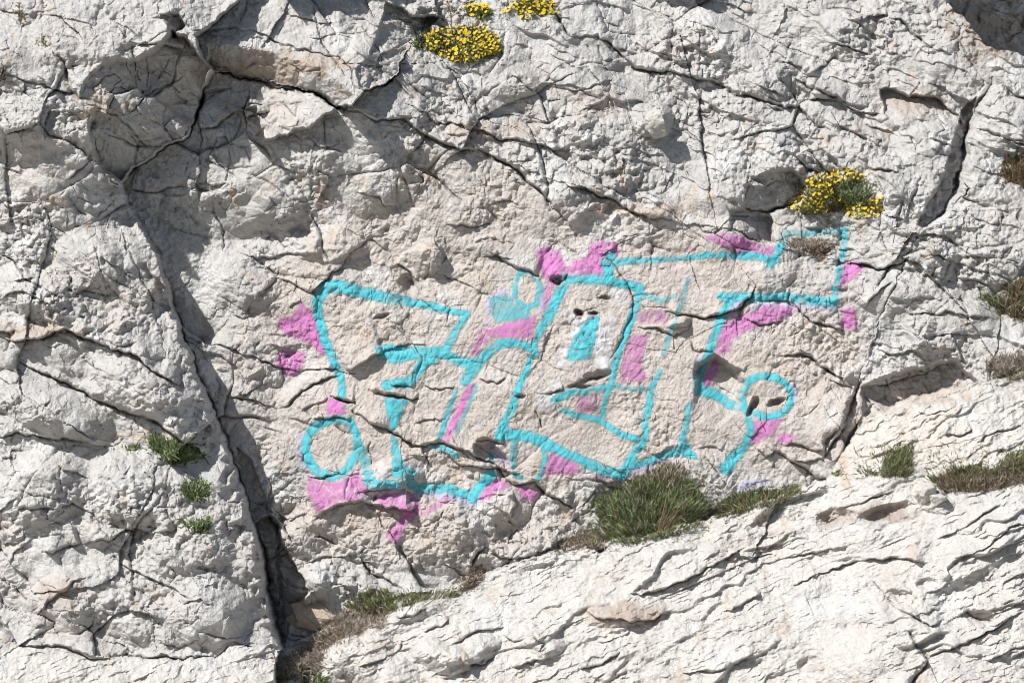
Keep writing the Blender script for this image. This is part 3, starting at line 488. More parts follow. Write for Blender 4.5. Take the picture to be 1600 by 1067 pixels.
for p, w, w2, k in [
 ([(510,447),(528,446),(546,451),(584,461),(622,468),(667,477),(710,486),(729,490)],23,8,.95), ([(510,447),(496,468),(497,495),(508,529),(521,562),(530,583),(533,600),(535,617)],17,11,.95),
 ([(729,492),(712,517),(697,544)],9,11,.9), ([(688,549),(660,569),(646,590),(634,598),(604,601)],17,16,.95), ([(697,555),(724,567),(748,569)],14,16,.9), ([(832,541),(806,536),(780,537),(757,556),(739,574),(727,595)],15,16,.95),
 ([(884,437),(873,461),(857,495),(843,517),(832,541),(838,551)],18,11,.95), ([(884,437),(920,437),(950,439),(976,443),(1001,450)],13,15,.95), ([(1001,452),(999,462),(990,486),(981,513),(969,544),(960,574),(955,596)],14,9,.92),
 ([(1003,458),(1032,470),(1055,463)],10,7,.55), ([(1074,437),(1066,472),(1055,499),(1044,531),(1036,553)],6,8,.6), ([(1030,580),(1017,605),(1014,627),(1010,654),(1005,686),(987,717),(972,738)],8,15,.9),
 ([(945,412),(978,407),(1021,406),(1055,403),(1085,400)],13,7,.75), ([(1085,400),(1130,397),(1175,401),(1211,405)],9,13,.95), ([(1219,386),(1211,400),(1204,412)],13,13,.95), ([(955,400),(951,420),(950,438)],17,15,.9),
 ([(1222,378),(1234,363),(1254,364)],14,9,.4), ([(1254,365),(1287,364),(1310,361),(1321,356)],7,9,.8), ([(1321,356),(1321,379),(1317,402),(1310,429),(1305,456),(1303,472)],11,8,.95), ([(1303,473),(1265,469),(1231,464),(1197,465),(1166,464),(1128,464)],14,15,.9),
 ([(1141,467),(1128,492),(1119,521),(1110,544),(1101,564),(1092,585),(1089,612)],13,15,.95), ([(1093,608),(1119,616),(1137,630),(1151,635)],17,15,.95), ([(1077,632),(1069,664),(1065,684),(1068,697)],8,9,.9), ([(988,727),(1021,715),(1055,704),(1072,700)],9,16,.9),
 ([(1170,648),(1159,633),(1158,612),(1168,596),(1187,588),(1208,588),(1226,597),(1235,612),(1235,630),(1224,644),(1206,650),(1186,649),(1172,641)],11,10,.95), ([(1168,650),(1173,670),(1164,691),(1148,711),(1133,732)],10,19,.9),
 ([(550,660),(535,655),(515,656),(496,664),(481,679),(475,699),(481,719),(499,737),(517,744),(537,737),(553,719),(560,701),(557,679),(550,662)],14,12,.93), ([(562,695),(573,728),(580,750)],13,15,.93), ([(577,752),(600,757),(625,760),(642,754)],16,16,.93), ([(650,760),(670,760),(701,763),(737,774)],14,15,.95), ([(739,776),(752,756),(766,742)],17,17,.95),
 ([(713,608),(698,650),(688,680)],6,8,.85), ([(743,604),(729,641),(713,674)],6,6,.6), ([(678,699),(697,701),(713,711)],8,8,.85), ([(746,572),(737,590)],14,10,.8),
 ([(831,556),(816,594),(807,616),(801,634),(789,659),(780,683)],8,17,.93), ([(782,680),(800,678),(828,681),(852,693),(884,707),(920,723),(945,735),(968,740)],17,16,.95), ([(849,695),(853,717),(844,740),(836,750)],10,7,.85), ([(803,690),(800,712),(803,730)],9,6,.7), ([(804,740),(815,747)],8,8,.7), ([(767,718),(772,710)],9,9,.8),
 ([(864,624),(886,614),(911,612),(931,608),(955,603)],10,12,.9), ([(952,605),(943,630),(941,650)],9,9,.85), ([(877,639),(902,648),(933,655),(956,669),(976,680),(1003,687)],8,11,.92), ([(965,602),(987,609),(1012,606)],8,9,.5),
 ([(812,428),(803,443),(805,468),(821,484),(839,473),(844,446),(832,430),(814,426)],8,8,.85)]:
    T.stroke(p, w, w2, k)
for p, k in [([(585,541),(607,537),(667,544),(697,541),(692,558),(645,561),(611,567),(591,560)],.95), ([(602,621),(640,623),(622,659),(616,672),(609,669),(604,647)],.95), ([(611,678),(619,690),(627,713),(636,729),(656,737),(640,746),(611,747),(614,726)],.93),
 ([(765,466),(798,459),(806,477),(830,489),(823,499),(776,502),(765,486)],.6), ([(915,499),(939,492),(930,535),(920,559),(888,566),(885,551),(897,526)],.92), ([(1054,700),(1068,692),(1084,706),(1090,716),(1066,712)],.9)]:
    T.poly(p, k)
for p, k in [([(472,474),(485,487),(499,517),(511,552),(503,553),(487,538),(465,529),(447,522),(433,508),(438,497),(458,494)],.92), ([(433,553),(452,549),(474,551),(474,562),(463,584),(447,585),(433,569)],.92), ([(515,622),(535,628),(540,645),(510,650),(510,636)],.9),
 ([(481,742),(501,751),(532,751),(562,735),(574,762),(566,778),(528,787),(494,800),(483,778)],.72), ([(580,776),(602,768),(645,772),(657,790),(648,806),(630,826),(619,849),(608,840),(604,832),(625,815),(630,796),(600,792)],.85), ([(655,800),(678,786),(701,775),(704,782),(680,795),(660,805)],.6),
 ([(750,776),(768,752),(782,745),(799,757),(774,768),(757,783)],.85), ([(807,759),(826,763),(842,769),(834,781),(814,778)],.8), ([(731,600),(742,602),(728,632),(707,676),(696,694),(692,690),(702,664),(717,628)],.85), ([(748,517),(780,508),(837,493),(831,528),(800,527),(768,526),(753,541),(744,559),(738,550)],.75),
 ([(837,393),(852,384),(875,394),(885,416),(875,438),(861,450),(848,427)],.9), ([(884,427),(893,407),(918,402),(924,380),(945,378),(966,380),(967,396),(945,404),(942,430),(915,428)],.82), ([(851,446),(864,450),(856,486),(848,482)],.55),
 ([(1100,371),(1130,366),(1175,374),(1213,386),(1206,398),(1150,393),(1128,382)],.85), ([(1076,383),(1088,383),(1086,391),(1076,390)],.4), ([(1319,409),(1332,405),(1352,418),(1328,438),(1311,451)],.88), ([(1317,483),(1335,482),(1337,515),(1314,511)],.85),
 ([(1197,478),(1250,478),(1231,495),(1175,514),(1145,530),(1137,548),(1117,557),(1119,540),(1127,519),(1140,500)],.75), ([(1118,557),(1126,567),(1113,598),(1101,606),(1097,594)],.88), ([(1177,657),(1221,654),(1206,677),(1175,695),(1170,685)],.8), ([(1214,680),(1226,677),(1239,682),(1234,690),(1216,690)],.8),
 ([(996,487),(1044,478),(1042,505),(999,505)],.42), ([(990,522),(1012,525),(1002,560),(1000,575),(1012,592),(972,597),(970,575),(979,545)],.6), ([(902,618),(936,615),(933,645),(902,643)],.4), ([(861,706),(897,722),(904,738),(870,741),(847,743),(855,725)],.72), ([(925,738),(955,745),(965,752),(930,748)],.4)]:
    K.poly(p, k, 5)
for p, k in [([(873,486),(915,493),(942,495),(960,495),(963,513),(951,540),(956,585),(942,580),(924,558),(884,567),(873,580),(866,567),(884,535),(897,506)],.9), ([(954,450),(974,453),(978,472),(958,476)],.75), ([(835,620),(855,600),(880,590),(868,632),(855,645),(838,640)],.6)]:
    W.poly(p, k * .86, 7)
for p, w, k in [([(1158,757),(1175,753),(1192,750)],9,.6), ([(503,520),(514,552),(524,580)],9,.5), ([(470,680),(468,705),(478,728)],9,.4), ([(848,452),(846,485)],8,.5), ([(640,757),(656,768),(700,774),(736,786),(752,778)],9,.45), ([(1090,560),(1100,575)],9,.4), ([(1150,470),(1146,486)],12,.8), ([(1180,478),(1260,480),(1300,482)],9,.4), ([(760,505),(764,470),(790,456)],8,.5), ([(1240,600),(1243,625)],7,.5), ([(888,430),(925,430),(942,430)],6,.5), ([(820,650),(822,600)],6,.0), ([(965,748),(985,740),(1040,715)],7,.5), ([(768,700),(784,712),(795,722)],16,.5)]:
    B.stroke(p, w, None, k)
graf = empty('graffiti', (P3[np.searchsorted(ys, 560), np.searchsorted(xs, 880)] * np.array([1, 1, 1])).tolist())
graf['label'] = 'turquoise outlined graffiti with pink and white patches sprayed on the beige slab'; graf['category'] = 'graffiti'
def coat(layer, name, col, off, thr=.10):
    cov = layer.cov * (SPECK if name != 'white_patch' else np.clip(SPECK + .02 + .8 * fbm(X, Y, 14, 621, 3), 0, 1))
    c = np.zeros(D.shape + (3,), f4); c[...] = col; c *= (1 + .10 * fbm(X, Y, 30, 631, 3))[..., None]
    pts = P3 + NRM.astype(f4) * off
    fc = np.maximum.reduce([cov[:-1, :-1], cov[1:, :-1], cov[:-1, 1:], cov[1:, 1:]]) > thr
    ow = layer.own[:-1, :-1].copy(); o2 = np.maximum.reduce([layer.own[:-1, :-1], layer.own[1:, :-1], layer.own[:-1, 1:], layer.own[1:, 1:]])
    ow = np.where(ow < 0, o2, ow)
    for i in range(layer.n):
        m = fc & (ow == i)
        if m.sum() < 12: continue
        o = grid_mesh(name, m, pts, c, cov, M_PAINT); o.parent = graf
        if name == 'lilac_overspray': o['kind'] = 'stuff'
        o.matrix_parent_inverse = graf.matrix_world.inverted()
bpy.context.view_layer.update()
coat(B, 'lilac_overspray', (.50, .50, .78), .0015)
coat(W, 'white_patch', (.73, .73, .745), .0025)
coat(K, 'pink_patch', (.60, .21, .49), .0035)
coat(T, 'turquoise_stroke', (.085, .48, .55), .0045)
# ------------------------------------------------------------------ plants and loose stones
def veg_material(name, rough=.75):
    m, t, b = mat(name, rough); n = t.nodes; l = t.links
    at = n.new('ShaderNodeAttribute'); at.attribute_name = 'tint'; l.new(at.outputs['Color'], b.inputs['Base Color'])
    tr = n.new('ShaderNodeBsdfTranslucent'); l.new(at.outputs['Color'], tr.inputs['Color'])
    mx = n.new('ShaderNodeMixShader'); mx.inputs[0].default_value = .18
    l.new(b.outputs[0], mx.inputs[1]); l.new(tr.outputs[0], mx.inputs[2]); l.new(mx.outputs[0], n['Material Output'].inputs['Surface'])
    return m
M_LEAF = veg_material('leaf')
M_PETAL, _t, _b = mat('yellow_petal', .6); _b.inputs['Base Color'].default_value = (.80, .58, .03, 1)
M_EYE, _t, _b = mat('flower_eye', .8); _b.inputs['Base Color'].default_value = (.58, .30, .02, 1)
def verts_to_obj(name, V, F, C, material, parent):
    me = bpy.data.meshes.new(name); me.from_pydata(V, [], F)
    at = me.attributes.new('tint', 'FLOAT_COLOR', 'POINT')
    at.data.foreach_set('color', np.concatenate([np.array(C, f4), np.ones((len(C), 1), f4)], 1).ravel())
    me.materials.append(material); me.update()
    o = bpy.data.objects.new(name, me); COL.objects.link(o)
    o.parent = parent; o.matrix_parent_inverse = Vector and parent.matrix_world.inverted()
    return o
def blade(V, F, C, p, d, L, wd, col, bend):
    """a thin pointed leaf in two bent segments"""
    d = d.normalized(); side = d.cross(Vector((random.uniform(-1, 1), -1.2, random.uniform(-.5, .5)))).normalized() * wd / 2
    q = p + d * L * .55; e = q + (d + bend).normalized() * L * .45
    i = len(V); V += [tuple(p - side * .7), tuple(p + side * .7), tuple(q + side), tuple(q - side), tuple(e)]
    F += [(i, i + 1, i + 2, i + 3), (i + 3, i + 2, i + 4)]
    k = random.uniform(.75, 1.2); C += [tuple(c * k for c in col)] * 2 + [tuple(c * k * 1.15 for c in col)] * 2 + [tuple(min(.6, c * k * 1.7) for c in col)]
def inside(poly, x, y):
    r = False; n = len(poly)
    for i in range(n):
        ax, ay = poly[i]; bx, by = poly[(i + 1) % n]
        if (ay > y) != (by > y) and x < (bx - ax) * (y - ay) / (by - ay) + ax: r = not r
    return r
def edge_dist(poly, x, y):
    best = 1e9; n = len(poly)
    for i in range(n):
        ax, ay = poly[i]; bx, by = poly[(i + 1) % n]; ex, ey = bx - ax, by - ay
        t = min(1, max(0, ((x - ax) * ex + (y - ay) * ey) / (ex * ex + ey * ey + 1e-9)))
        best = min(best, (x - ax - t * ex) ** 2 + (y - ay - t * ey) ** 2)
    return math.sqrt(best)
GREEN = [(.135, .175, .07), (.18, .22, .095), (.09, .12, .055), (.29, .33, .18)]
OLIVE = [(.17, .16, .075), (.22, .19, .10), (.13, .125, .06)]
DRY = [(.34, .28, .235), (.27, .22, .185), (.42, .36, .30), (.20, .16, .13)]
BROWN = [(.17, .11, .065), (.12, .08, .05), (.22, .15, .09)]
DARK = [(.05, .045, .035), (.07, .055, .04)]
def plant(name, label, group, poly, n, L, wd, dome, pal, up=1.0, spread=.6, twig=None, parts=('foliage', 'stems'), cat='shrub', palfn=None):
    xs_ = [p[0] for p in poly]; ys_ = [p[1] for p in poly]
    cx, cy = sum(xs_) / len(poly), sum(ys_) / len(poly)
    base, _ = surf(cx, max(ys_) - 2)
    root = empty(name, tuple(base)); bpy.context.view_layer.update()
    root['label'] = label; root['category'] = cat
    if group: root['group'] = group
    V, F, C = [], [], []; SV, SF, SC_ = [], [], []
    tops = []
    k = 0; clumps = []
    while len(clumps) < max(4, n // 28):
        x, y = random.uniform(min(xs_), max(xs_)), random.uniform(min(ys_), max(ys_))
        if inside(poly, x, y): clumps.append((x, y, random.uniform(.75, 1.25), random.uniform(-.5, .5), random.choice(pal)))
    while k < n:
        c = random.choice(clumps)
        x = c[0] + random.gauss(0, 7); y = c[1] + random.gauss(0, 6)
        if random.random() < .35: x, y = random.uniform(min(xs_), max(xs_)), random.uniform(min(ys_), max(ys_))
        if not inside(poly, x, y) and random.random() > .22: continue
        if abs(x - cx) > max(xs_) - min(xs_) or not (min(ys_) - 7 < y < max(ys_) + 5 and min(xs_) - 7 < x < max(xs_) + 7): continue
        k += 1
        e = min(1, edge_dist(poly, x, y) / 22.0) * inside(poly, x, y); h = dome * (e ** .6) * random.uniform(.35, 1.0)
        p, nr = surf(x, y)
        p = p + Vector((0, -h / PX, 0)); ln = L * random.uniform(.5, 1.0 + .9 * random.random() ** 3) * c[2] / PX
        rx_ = (x - cx) / (.5 * (max(xs_) - min(xs_)) + 1); rz_ = (cy - y) / (.5 * (max(ys_) - min(ys_)) + 1)
        d = Vector((random.gauss(c[3], .5) * spread + .7 * rx_, random.gauss(-.55, .4), up * random.uniform(.35, 1.1) + .35 * rz_))
        p = p - d.normalized() * ln * .45
        col = random.choice(pal) if random.random() < .6 else c[4]
        if palfn: col = palfn(x, y, col)
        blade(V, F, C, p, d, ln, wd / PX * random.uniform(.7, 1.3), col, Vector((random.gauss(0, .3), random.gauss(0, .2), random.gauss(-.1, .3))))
        if random.random() < .4: tops.append((p + d.normalized() * ln * .9, (x, y)))
        if twig and random.random() < twig[0]:
            d2 = Vector((random.gauss(0, .8), random.gauss(-.5, .4), random.gauss(.7, .4)))
            blade(SV, SF, SC_, p - d2.normalized() * ln * .2, d2, ln * twig[2], .7 * wd / PX, random.choice(twig[1]), Vector((random.gauss(0, .6), random.gauss(0, .3), random.gauss(0, .5))))
    verts_to_obj(parts[0], V, F, C, M_LEAF, root)['kind'] = 'stuff'
    # a few woody stems running from the root into the crown
    for i in range(max(6, n // 90)):
        x, y = random.choice(clumps)[:2]; p, _ = surf(x, y); q, _ = surf(cx + (x - cx) * .3, cy + (max(ys_) - cy) * .7)
        d = (p + Vector((0, -dome * .12 / PX, .02))) - q
        blade(SV, SF, SC_, q, d, d.length + .02, 1.2 / PX, random.choice(BROWN), Vector((random.gauss(0, .3), random.gauss(0, .2), .3)))
    verts_to_obj(parts[1], SV, SF, SC_, M_LEAF, root)['kind'] = 'stuff'
    return root, tops
# --- one daisy head, shared by all flowers
def flower_mesh():
    V = [(0, 0, .12)]; F = []; n = 11
    for i in range(n):
        a = 2 * math.pi * i / n; b = math.pi / n
        V += [(.34 * math.cos(a - b), .34 * math.sin(a - b), .02), (1.0 * math.cos(a - b * .55), 1.0 * math.sin(a - b * .55), .10), (1.0 * math.cos(a + b * .55), 1.0 * math.sin(a + b * .55), .10), (.34 * math.cos(a + b), .34 * math.sin(a + b), .02)]
        j = 1 + 4 * i; F += [(j, j + 1, j + 2, j + 3)]
    k = len(V); m = 7
    for i in range(m): a = 2 * math.pi * i / m; V.append((.38 * math.cos(a), .38 * math.sin(a), .06))
    V.append((0, 0, .17)); np_ = len(F)
    for i in range(m): F.append((k + i, k + (i + 1) % m, k + m))
    me = bpy.data.meshes.new('flower'); me.from_pydata(V, [], F); me.materials.append(M_PETAL); me.materials.append(M_EYE)
    for i, p in enumerate(me.polygons): p.material_index = 0 if i < np_ else 1
    me.update(); return me
ME_FLOWER = flower_mesh()
def flowers(root, poly, n, r, dome, accept=None):
    xs_ = [p[0] for p in poly]; ys_ = [p[1] for p in poly]; inv = root.matrix_world.inverted(); k = 0; pts = []; tries = 0
    while k < n and tries < n * 60:
        tries += 1
        x, y = random.uniform(min(xs_), max(xs_)), random.uniform(min(ys_), max(ys_))
        if not inside(poly, x, y) or (accept and not accept(x, y)): continue
        if any((x - a) ** 2 + (y - b) ** 2 < (r * 1.45) ** 2 for a, b in pts): continue
        pts.append((x, y)); k += 1
        e = min(1, edge_dist(poly, x, y) / 22.0); p, _ = surf(x, y)
        p = p + Vector((0, -(dome * (e ** .6) * random.uniform(.72, 1.12) + 3) / PX, .01))
        nr = Vector((random.gauss(-.2, .55), random.gauss(-.7, .35), random.gauss(.7, .45))).normalized()
        o = bpy.data.objects.new('flower', ME_FLOWER); COL.objects.link(o); o.parent = root; o.matrix_parent_inverse = inv
        o.location = p; o.rotation_mode = 'QUATERNION'; o.rotation_quaternion = nr.to_track_quat('Z', 'Y'); s = r * random.uniform(.55, 1.2) / PX; o.scale = (s, s, s)

YF = [(666,45),(694,41),(720,37),(750,38),(769,49),(784,69),(780,81),(761,88),(742,95),(709,96),(679,81),(660,72),(660,55)]
r, _ = plant('flowering_shrub', 'round cushion of yellow daisies beside the shaded outcrop at the top', 'yellow flowering cushions', YF, 1500, 11, 2.0, 26, GREEN + OLIVE)
flowers(r, YF, 175, 3.2, 26, lambda x, y: random.random() < (.12 if x < 688 or (x < 712 and y < 72) else 1))
plant('shaded_shrub', 'dark shrub in shade left of the topmost big daisy cushion', None, [(643,62),(650,48),(668,42),(690,48),(690,66),(672,74),(646,72)], 500, 11, 2.0, 16, GREEN + DARK)
p = [(721,9),(732,6),(755,5),(768,14),(764,22),(745,25),(734,20)]
r, _ = plant('flowering_shrub', 'small green tuft with few large yellow daisies at the top edge', 'yellow flowering cushions', p, 260, 10, 2.0, 12, GREEN); flowers(r, p, 15, 4.6, 12)
p = [(782,14),(800,6),(812,-6),(860,-8),(868,10),(873,19),(850,20),(830,22),(824,30),(811,28),(812,13),(786,17)]
r, _ = plant('flowering_shrub', 'spread of yellow daisies at the top edge beside a dark crack', 'yellow flowering cushions', p, 500, 9, 2.0, 14, GREEN + OLIVE); flowers(r, p, 70, 3.2, 14)
p = [(1230,318),(1250,300),(1263,288),(1260,276),(1284,273),(1296,267),(1320,262),(1350,270),(1353,280),(1330,300),(1340,312),(1358,314),(1376,305),(1377,329),(1370,339),(1329,341),(1323,326),(1296,326),(1290,333),(1245,332),(1230,326)]
r, _ = plant('flowering_shrub', 'wide patch of yellow daisies under the rock above the right end of the graffiti', 'yellow flowering cushions', p, 1300, 10, 2.0, 22, GREEN + OLIVE)
flowers(r, p, 225, 3.1, 22, lambda x, y: ((x - 1332) / 32) ** 2 + ((y - 298) / 19) ** 2 > 1)
el = lambda cx, cy, rx, ry: [(cx + rx * math.cos(a * math.pi / 8), cy + ry * math.sin(a * math.pi / 8)) for a in range(16)]
plant('cushion_shrub', 'dark green leafy dome growing in the wide patch of yellow daisies', None, el(1332, 299, 32, 20), 900, 10, 1.5, 36, GREEN + [(.05, .08, .035)], spread=.9)
plant('green_tuft', 'largest green tuft on the left buttress, lying along a crack', 'green tufts on the left buttress', [(236,680),(251,680),(274,687),(292,696),(322,707),(322,714),(300,717),(274,723),(266,722),(258,711),(238,700)], 620, 15, 2.2, 14, GREEN, cat='plant')
plant('green_tuft', 'small sparse green sprig at the left end of the crack tuft', 'green tufts on the left buttress', [(194,697),(206,692),(222,694),(222,702),(200,703)], 60, 11, 2.0, 5, GREEN, cat='plant')
plant('green_tuft', 'round green tuft in the middle of the left buttress', 'green tufts on the left buttress', el(309, 762, 22, 18), 420, 14, 2.2, 14, GREEN, cat='plant')
plant('green_tuft', 'lowest green tuft on the left buttress, above a pale knob', 'green tufts on the left buttress', [(285,807),(300,815),(318,808),(330,803),(334,815),(330,828),(320,830),(300,822),(288,815)], 280, 14, 2.2, 10, GREEN, cat='plant')
plant('grass_sprig', 'thin olive sprig on the pale terrace at the upper left corner', None, [(24,10),(30,6),(36,24),(40,40),(34,38),(28,26)], 50, 12, 1.8, 4, OLIVE, cat='plant')
plant('grass_sprig', 'tiny green sprig on the upper left terrace below the corner sprig', None, [(62,60),(70,58),(76,70),(70,74)], 24, 12, 2.0, 3, GREEN, cat='plant')
plant('dry_shrub', 'small dry grey brown plant in a crack at the left edge', None, [(-6,108),(8,104),(17,116),(12,128),(-4,130)], 160, 13, 1.6, 10, DRY + DARK, cat='shrub')
browntop = lambda x, y, c: (random.choice(DRY + BROWN) if random.random() < (.75 if y < 748 and x > 985 else .10) else c)
plant('green_shrub', 'largest shrub, dense green with brown twiggy crown, at the foot of the graffiti', None, [(927,778),(965,762),(1004,740),(1040,722),(1072,726),(1074,748),(1088,762),(1108,787),(1112,803),(1100,813),(1068,828),(1029,838),(991,843),(960,846),(930,838),(918,826),(933,815),(930,792)], 7000, 15, 1.25, 40, GREEN, twig=(.18, DRY + BROWN, 1.1), palfn=browntop)
plant('dry_shrub', 'low greyish dry shrub at the lower left of the largest green shrub', None, [(858,858),(888,840),(917,822),(940,835),(962,842),(945,852),(930,856),(917,853),(876,862)], 900, 13, 1.5, 16, DRY + OLIVE, spread=1.0, twig=(.5, DRY, 1.2))
plant('green_shrub', 'long low green shrub right of the largest shrub, above the bright slope', None, [(1117,790),(1145,770),(1183,763),(1224,764),(1245,755),(1250,767),(1222,778),(1170,795),(1140,803),(1117,808)], 2200, 12, 1.2, 18, GREEN + OLIVE, twig=(.3, DRY, 1.0))
plant('grass_tuft', 'green grass growing along the ditch below the pink bottom of the graffiti', None, [(537,944),(566,922),(604,918),(615,928),(640,924),(690,921),(718,922),(712,931),(668,935),(622,948),(600,960),(570,955)], 1500, 15, 1.3, 14, GREEN + OLIVE, twig=(.2, DRY, 1.0), cat='grass')
plant('dry_shrub', 'long grey dry shrub in the ditch beside the tan loose stone', None, [(515,968),(540,948),(575,950),(612,952),(600,976),(575,978),(545,990),(528,997),(508,1012),(505,1040),(470,1056),(440,1050),(430,1037),(455,1017),(483,995)], 2300, 14, 1.4, 20, DRY, spread=1.1, twig=(.6, DRY, 1.3), palfn=lambda x, y, c: random.choice(OLIVE) if random.random() < .12 else c)
plant('dry_shrub', 'small brown twiggy plant at the upper end of the ditch', None, [(712,922),(728,900),(742,884),(752,880),(756,903),(735,918)], 300, 14, 1.4, 10, DRY + BROWN, spread=1.0, twig=(.5, DRY, 1.3))
plant('green_tuft', 'green tuft at the bottom edge below the grey dry shrub', None, [(472,1050),(495,1044),(516,1056),(520,1075),(470,1076)], 260, 15, 1.7, 10, GREEN, cat='plant')
plant('green_tuft', 'dark green tuft in the gap below the long crack', None, [(436,1040),(452,1036),(462,1054),(446,1062)], 120, 12, 1.7, 8, GREEN + OLIVE, cat='plant')
plant('green_shrub', 'upright green shrub on the slope right of the painted circle', None, [(1374,716),(1390,700),(1414,694),(1424,696),(1419,706),(1422,730),(1412,742),(1380,742),(1349,740),(1332,735),(1356,732),(1371,736)], 1100, 14, 1.25, 18, GREEN + OLIVE, twig=(.4, DRY + BROWN, 1.0))
plant('green_tuft', 'tiny green tuft on the slope left of the upright green shrub', None, [(1296,737),(1305,734),(1314,737),(1312,742),(1298,742)], 50, 9, 1.6, 4, GREEN, cat='plant')
drybelow = lambda x, y, c: random.choice(DRY + BROWN) if random.random() < min(.8, max(.1, (y - 728 + (x - 1500) * .12) / 36)) else c
plant('green_shrub', 'long olive green shrub with dry base at the right edge of the slope', None, [(1442,740),(1461,740),(1484,727),(1521,726),(1544,730),(1566,707),(1592,700),(1630,694),(1630,732),(1581,751),(1549,762),(1506,766),(1469,764),(1459,760)], 3800, 14, 1.25, 24, OLIVE + GREEN[:2], twig=(.4, DRY, 1.0), palfn=drybelow)
plant('brown_shrub', 'brownish shrub high on the right edge beside the chasm', None, [(1562,263),(1574,246),(1620,228),(1630,296),(1592,288),(1570,278)], 900, 14, 1.5, 18, BROWN + OLIVE, twig=(.5, BROWN, 1.1))
plant('brown_shrub', 'olive brown shrub at the right edge under a long crack', None, [(1523,455),(1562,462),(1568,442),(1612,432),(1640,440),(1640,496),(1580,497),(1555,482),(1526,463)], 1300, 15, 1.5, 20, BROWN + OLIVE + GREEN[:1], twig=(.5, BROWN + DRY, 1.1), palfn=lambda x, y, c: random.choice(GREEN) if x < 1560 else c)
plant('dry_shrub', 'grey dry shrub with green base on the right edge above the bright slope', None, [(1533,560),(1566,553),(1610,544),(1640,548),(1640,592),(1556,592),(1536,572)], 1000, 15, 1.4, 16, DRY, spread=1.1, twig=(.5, DRY, 1.2), palfn=lambda x, y, c: random.choice(GREEN + OLIVE) if y > 574 and random.random() < .7 else c)
plant('dry_shrub', 'dry grey brown mat growing across the turquoise bar at the upper right', None, [(1216,378),(1245,370),(1290,374),(1310,380),(1300,392),(1288,400),(1266,396),(1235,386)], 900, 10, 1.3, 8, DRY, spread=1.2, twig=(.3, DRY, 1.0), palfn=lambda x, y, c: random.choice(BROWN + DARK) if y > 386 and x > 1255 else c)
# --- withered flower stalk above the top cushion
def tube(V, F, C, pts, r, col, n=6):
    for k, p in enumerate(pts):
        d = (pts[min(k + 1, len(pts) - 1)] - pts[max(k - 1, 0)]).normalized(); a = d.orthogonal().normalized(); b = d.cross(a)
        rr = r[k] if isinstance(r, list) else r
        V += [tuple(p + a * rr * math.cos(2 * math.pi * i / n) + b * rr * math.sin(2 * math.pi * i / n)) for i in range(n)]; C += [col] * n
    m = len(V) - n * len(pts)
    for k in range(len(pts) - 1):
        for i in range(n): F.append((m + k * n + i, m + k * n + (i + 1) % n, m + (k + 1) * n + (i + 1) % n, m + (k + 1) * n + i))
base, _ = surf(704, 50); st = empty('withered_stalk', tuple(base)); bpy.context.view_layer.update()
st['label'] = 'withered brown flower stalk rising above the topmost big daisy cushion'; st['category'] = 'plant'
at = lambda x, y, o=0: Vector(((x - 800) / PX, base.y - (26 + o) / PX, (533.5 - y) / PX))
V, F, C = [], [], []; tube(V, F, C, [at(705, 52), at(705, 38), at(704, 24), at(702, 12)], [.007, .006, .005, .003], (.24, .19, .12))
heads = [(702, 9), (698, 12), (711, 15), (716, 20), (719, 24), (720, 14), (707, 12)]
for hx, hy in heads: tube(V, F, C, [at(704, 27), at((704 + hx) / 2, 20), at(hx, hy)], .0022, (.24, .19, .12))
verts_to_obj('stem', V, F, C, M_LEAF, st)
for hx, hy in heads:
    V, F, C = [], [], []
    for i in range(16): blade(V, F, C, at(hx, hy, random.uniform(-2, 2)), Vector((random.gauss(0, 1), random.gauss(-.3, .6), random.gauss(.4, .8))), .022, .009, random.choice(DRY + BROWN), Vector((0, 0, .1)))
    verts_to_obj('seed_head', V, F, C, M_LEAF, st)
# --- loose stones
def stone(label, cx, cy, w, h, dep, seed, rot=0, group=None, material=None, lift=.5):
    n1, n2 = 40, 24; rs = np.random.RandomState(seed)
    pl = rs.normal(size=(15, 3)); pl /= np.linalg.norm(pl, axis=1, keepdims=True); off = rs.uniform(.62, 1.0, 15)
    V, F = [], []
    c, s = math.cos(math.radians(rot)), math.sin(math.radians(rot))
    for j in range(n2 + 1):
        for i in range(n1):
            a = 2 * math.pi * i / n1; b = math.pi * j / n2
            v = np.array([math.sin(b) * math.cos(a), math.sin(b) * math.sin(a), math.cos(b)])
            k = pl @ v; rr = np.min(np.where(k > .05, off / np.maximum(k, .05), 9)); rr = min(rr, 1.25)
            rr *= 1 + .035 * math.sin(7 * v[0] + seed) * math.sin(9 * v[2]) + .02 * rs.uniform(-1, 1)
            q = v * rr * np.array([w / 2, dep / 2, h / 2]) / PX
            V.append((q[0] * c - q[2] * s, q[1], q[0] * s + q[2] * c))
    for j in range(n2):
        for i in range(n1): F.append((j * n1 + i, (j + 1) * n1 + i, (j + 1) * n1 + (i + 1) % n1, j * n1 + (i + 1) % n1))
    me = bpy.data.meshes.new('loose_stone'); me.from_pydata(V, [], F); me.materials.append(material or M_STONE); me.update()
    if not material: pass
    at_ = me.attributes.new('tint', 'FLOAT_COLOR', 'POINT'); at_.data.foreach_set('color', np.tile(np.array([.54, .51, .47, 1], f4), len(V)))
    o = bpy.data.objects.new('loose_stone', me); COL.objects.link(o)
    p, _ = surf(cx, cy); o.location = (p.x, p.y - dep * lift / PX * .5, p.z)
    o['label'] = label; o['category'] = 'stone'
    if group: o['group'] = group
stone('angular tan loose stone at the foot of the long crack', 484, 964, 72, 44, 50, 3, -8)
stone('small tan stone touching the angular stone by the crack foot', 458, 966, 22, 20, 20, 5, 10)
stone('grey boulder with shaded right side on the slope below the long olive shrub', 1438, 768, 44, 30, 44, 8, 20, None, M_ROCK)
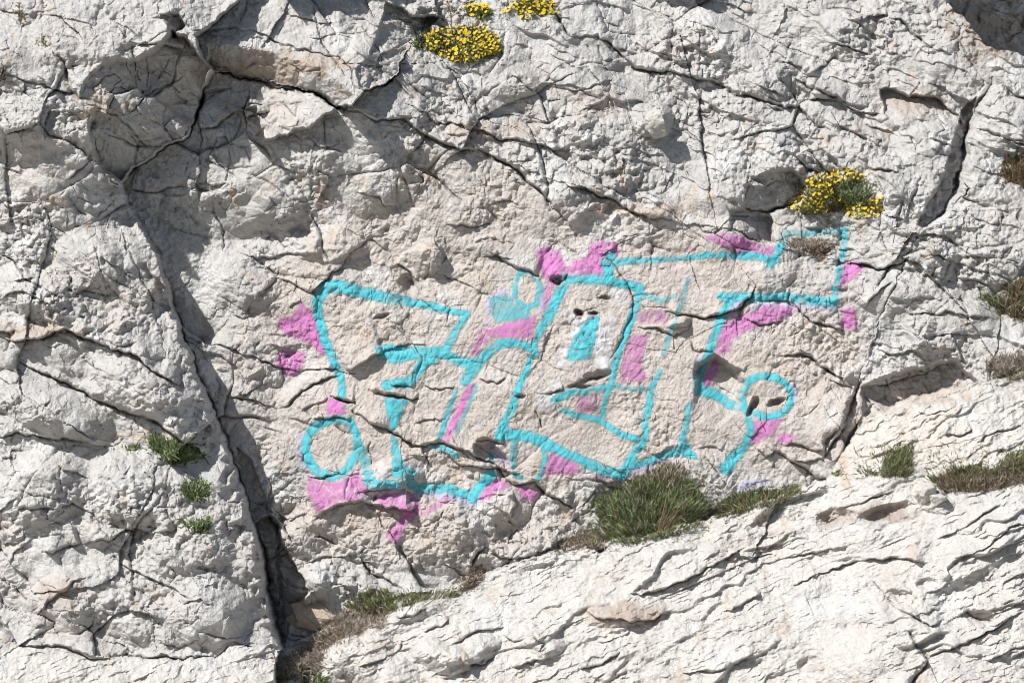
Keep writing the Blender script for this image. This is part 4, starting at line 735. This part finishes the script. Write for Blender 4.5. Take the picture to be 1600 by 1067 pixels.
stone('rounded grey stone wedged in the shadow right of the slope boulder', 1457, 777, 30, 18, 30, 11, 0, None, M_ROCK, .2)
stone('smooth pale boulder lodged on the rock above the slab near the long slanting crack', 1022, 190, 46, 42, 44, 14, 15, None, M_ROCK, .4)

# ------------------------------------------------------------------ unseen shore and sea, added below the frame to bounce light into the shadows
def sheet(name, x0, x1, y0, y1, z, nx, ny, fn, material):
    V = []; F = []
    for j in range(ny + 1):
        for i in range(nx + 1):
            x = x0 + (x1 - x0) * i / nx; y = y0 + (y1 - y0) * j / ny; V.append((x, y, z + fn(x, y)))
    for j in range(ny):
        for i in range(nx): a = j * (nx + 1) + i; F.append((a, a + 1, a + nx + 2, a + nx + 1))
    me = bpy.data.meshes.new(name); me.from_pydata(V, [], F); me.materials.append(material); me.update()
    o = bpy.data.objects.new(name, me); COL.objects.link(o); o['kind'] = 'structure'; return o
M_BOUNCE_SHORE, t_, b_ = mat('bounce_shore_rock', .95)
nz = t_.nodes.new('ShaderNodeTexNoise'); nz.inputs['Scale'].default_value = 1.4; nz.inputs['Detail'].default_value = 8
cr = t_.nodes.new('ShaderNodeValToRGB'); cr.color_ramp.elements[0].color = (.20, .18, .15, 1); cr.color_ramp.elements[1].color = (.38, .35, .31, 1)
t_.links.new(nz.outputs[0], cr.inputs[0]); t_.links.new(cr.outputs[0], b_.inputs['Base Color'])
sheet('bounce_shore', -60, 60, -30, 1, -5.2, 120, 40, lambda x, y: .35 * math.sin(x * .9 + y) * math.sin(y * 1.3 - x * .4) + .05 * (y + 4) * (1 if y < -4 else 0), M_BOUNCE_SHORE)
M_BOUNCE_SEA, t_, b_ = mat('bounce_sea_water', .12); b_.inputs['Base Color'].default_value = (.02, .07, .10, 1); b_.inputs['Specular IOR Level'].default_value = .5
nz = t_.nodes.new('ShaderNodeTexNoise'); nz.inputs['Scale'].default_value = .8; nz.inputs['Detail'].default_value = 6
bp_ = t_.nodes.new('ShaderNodeBump'); bp_.inputs['Distance'].default_value = .3; t_.links.new(nz.outputs[0], bp_.inputs['Height']); t_.links.new(bp_.outputs[0], b_.inputs['Normal'])
sheet('bounce_sea', -1500, 1500, -3000, -20, -6.2, 8, 8, lambda x, y: 0, M_BOUNCE_SEA)
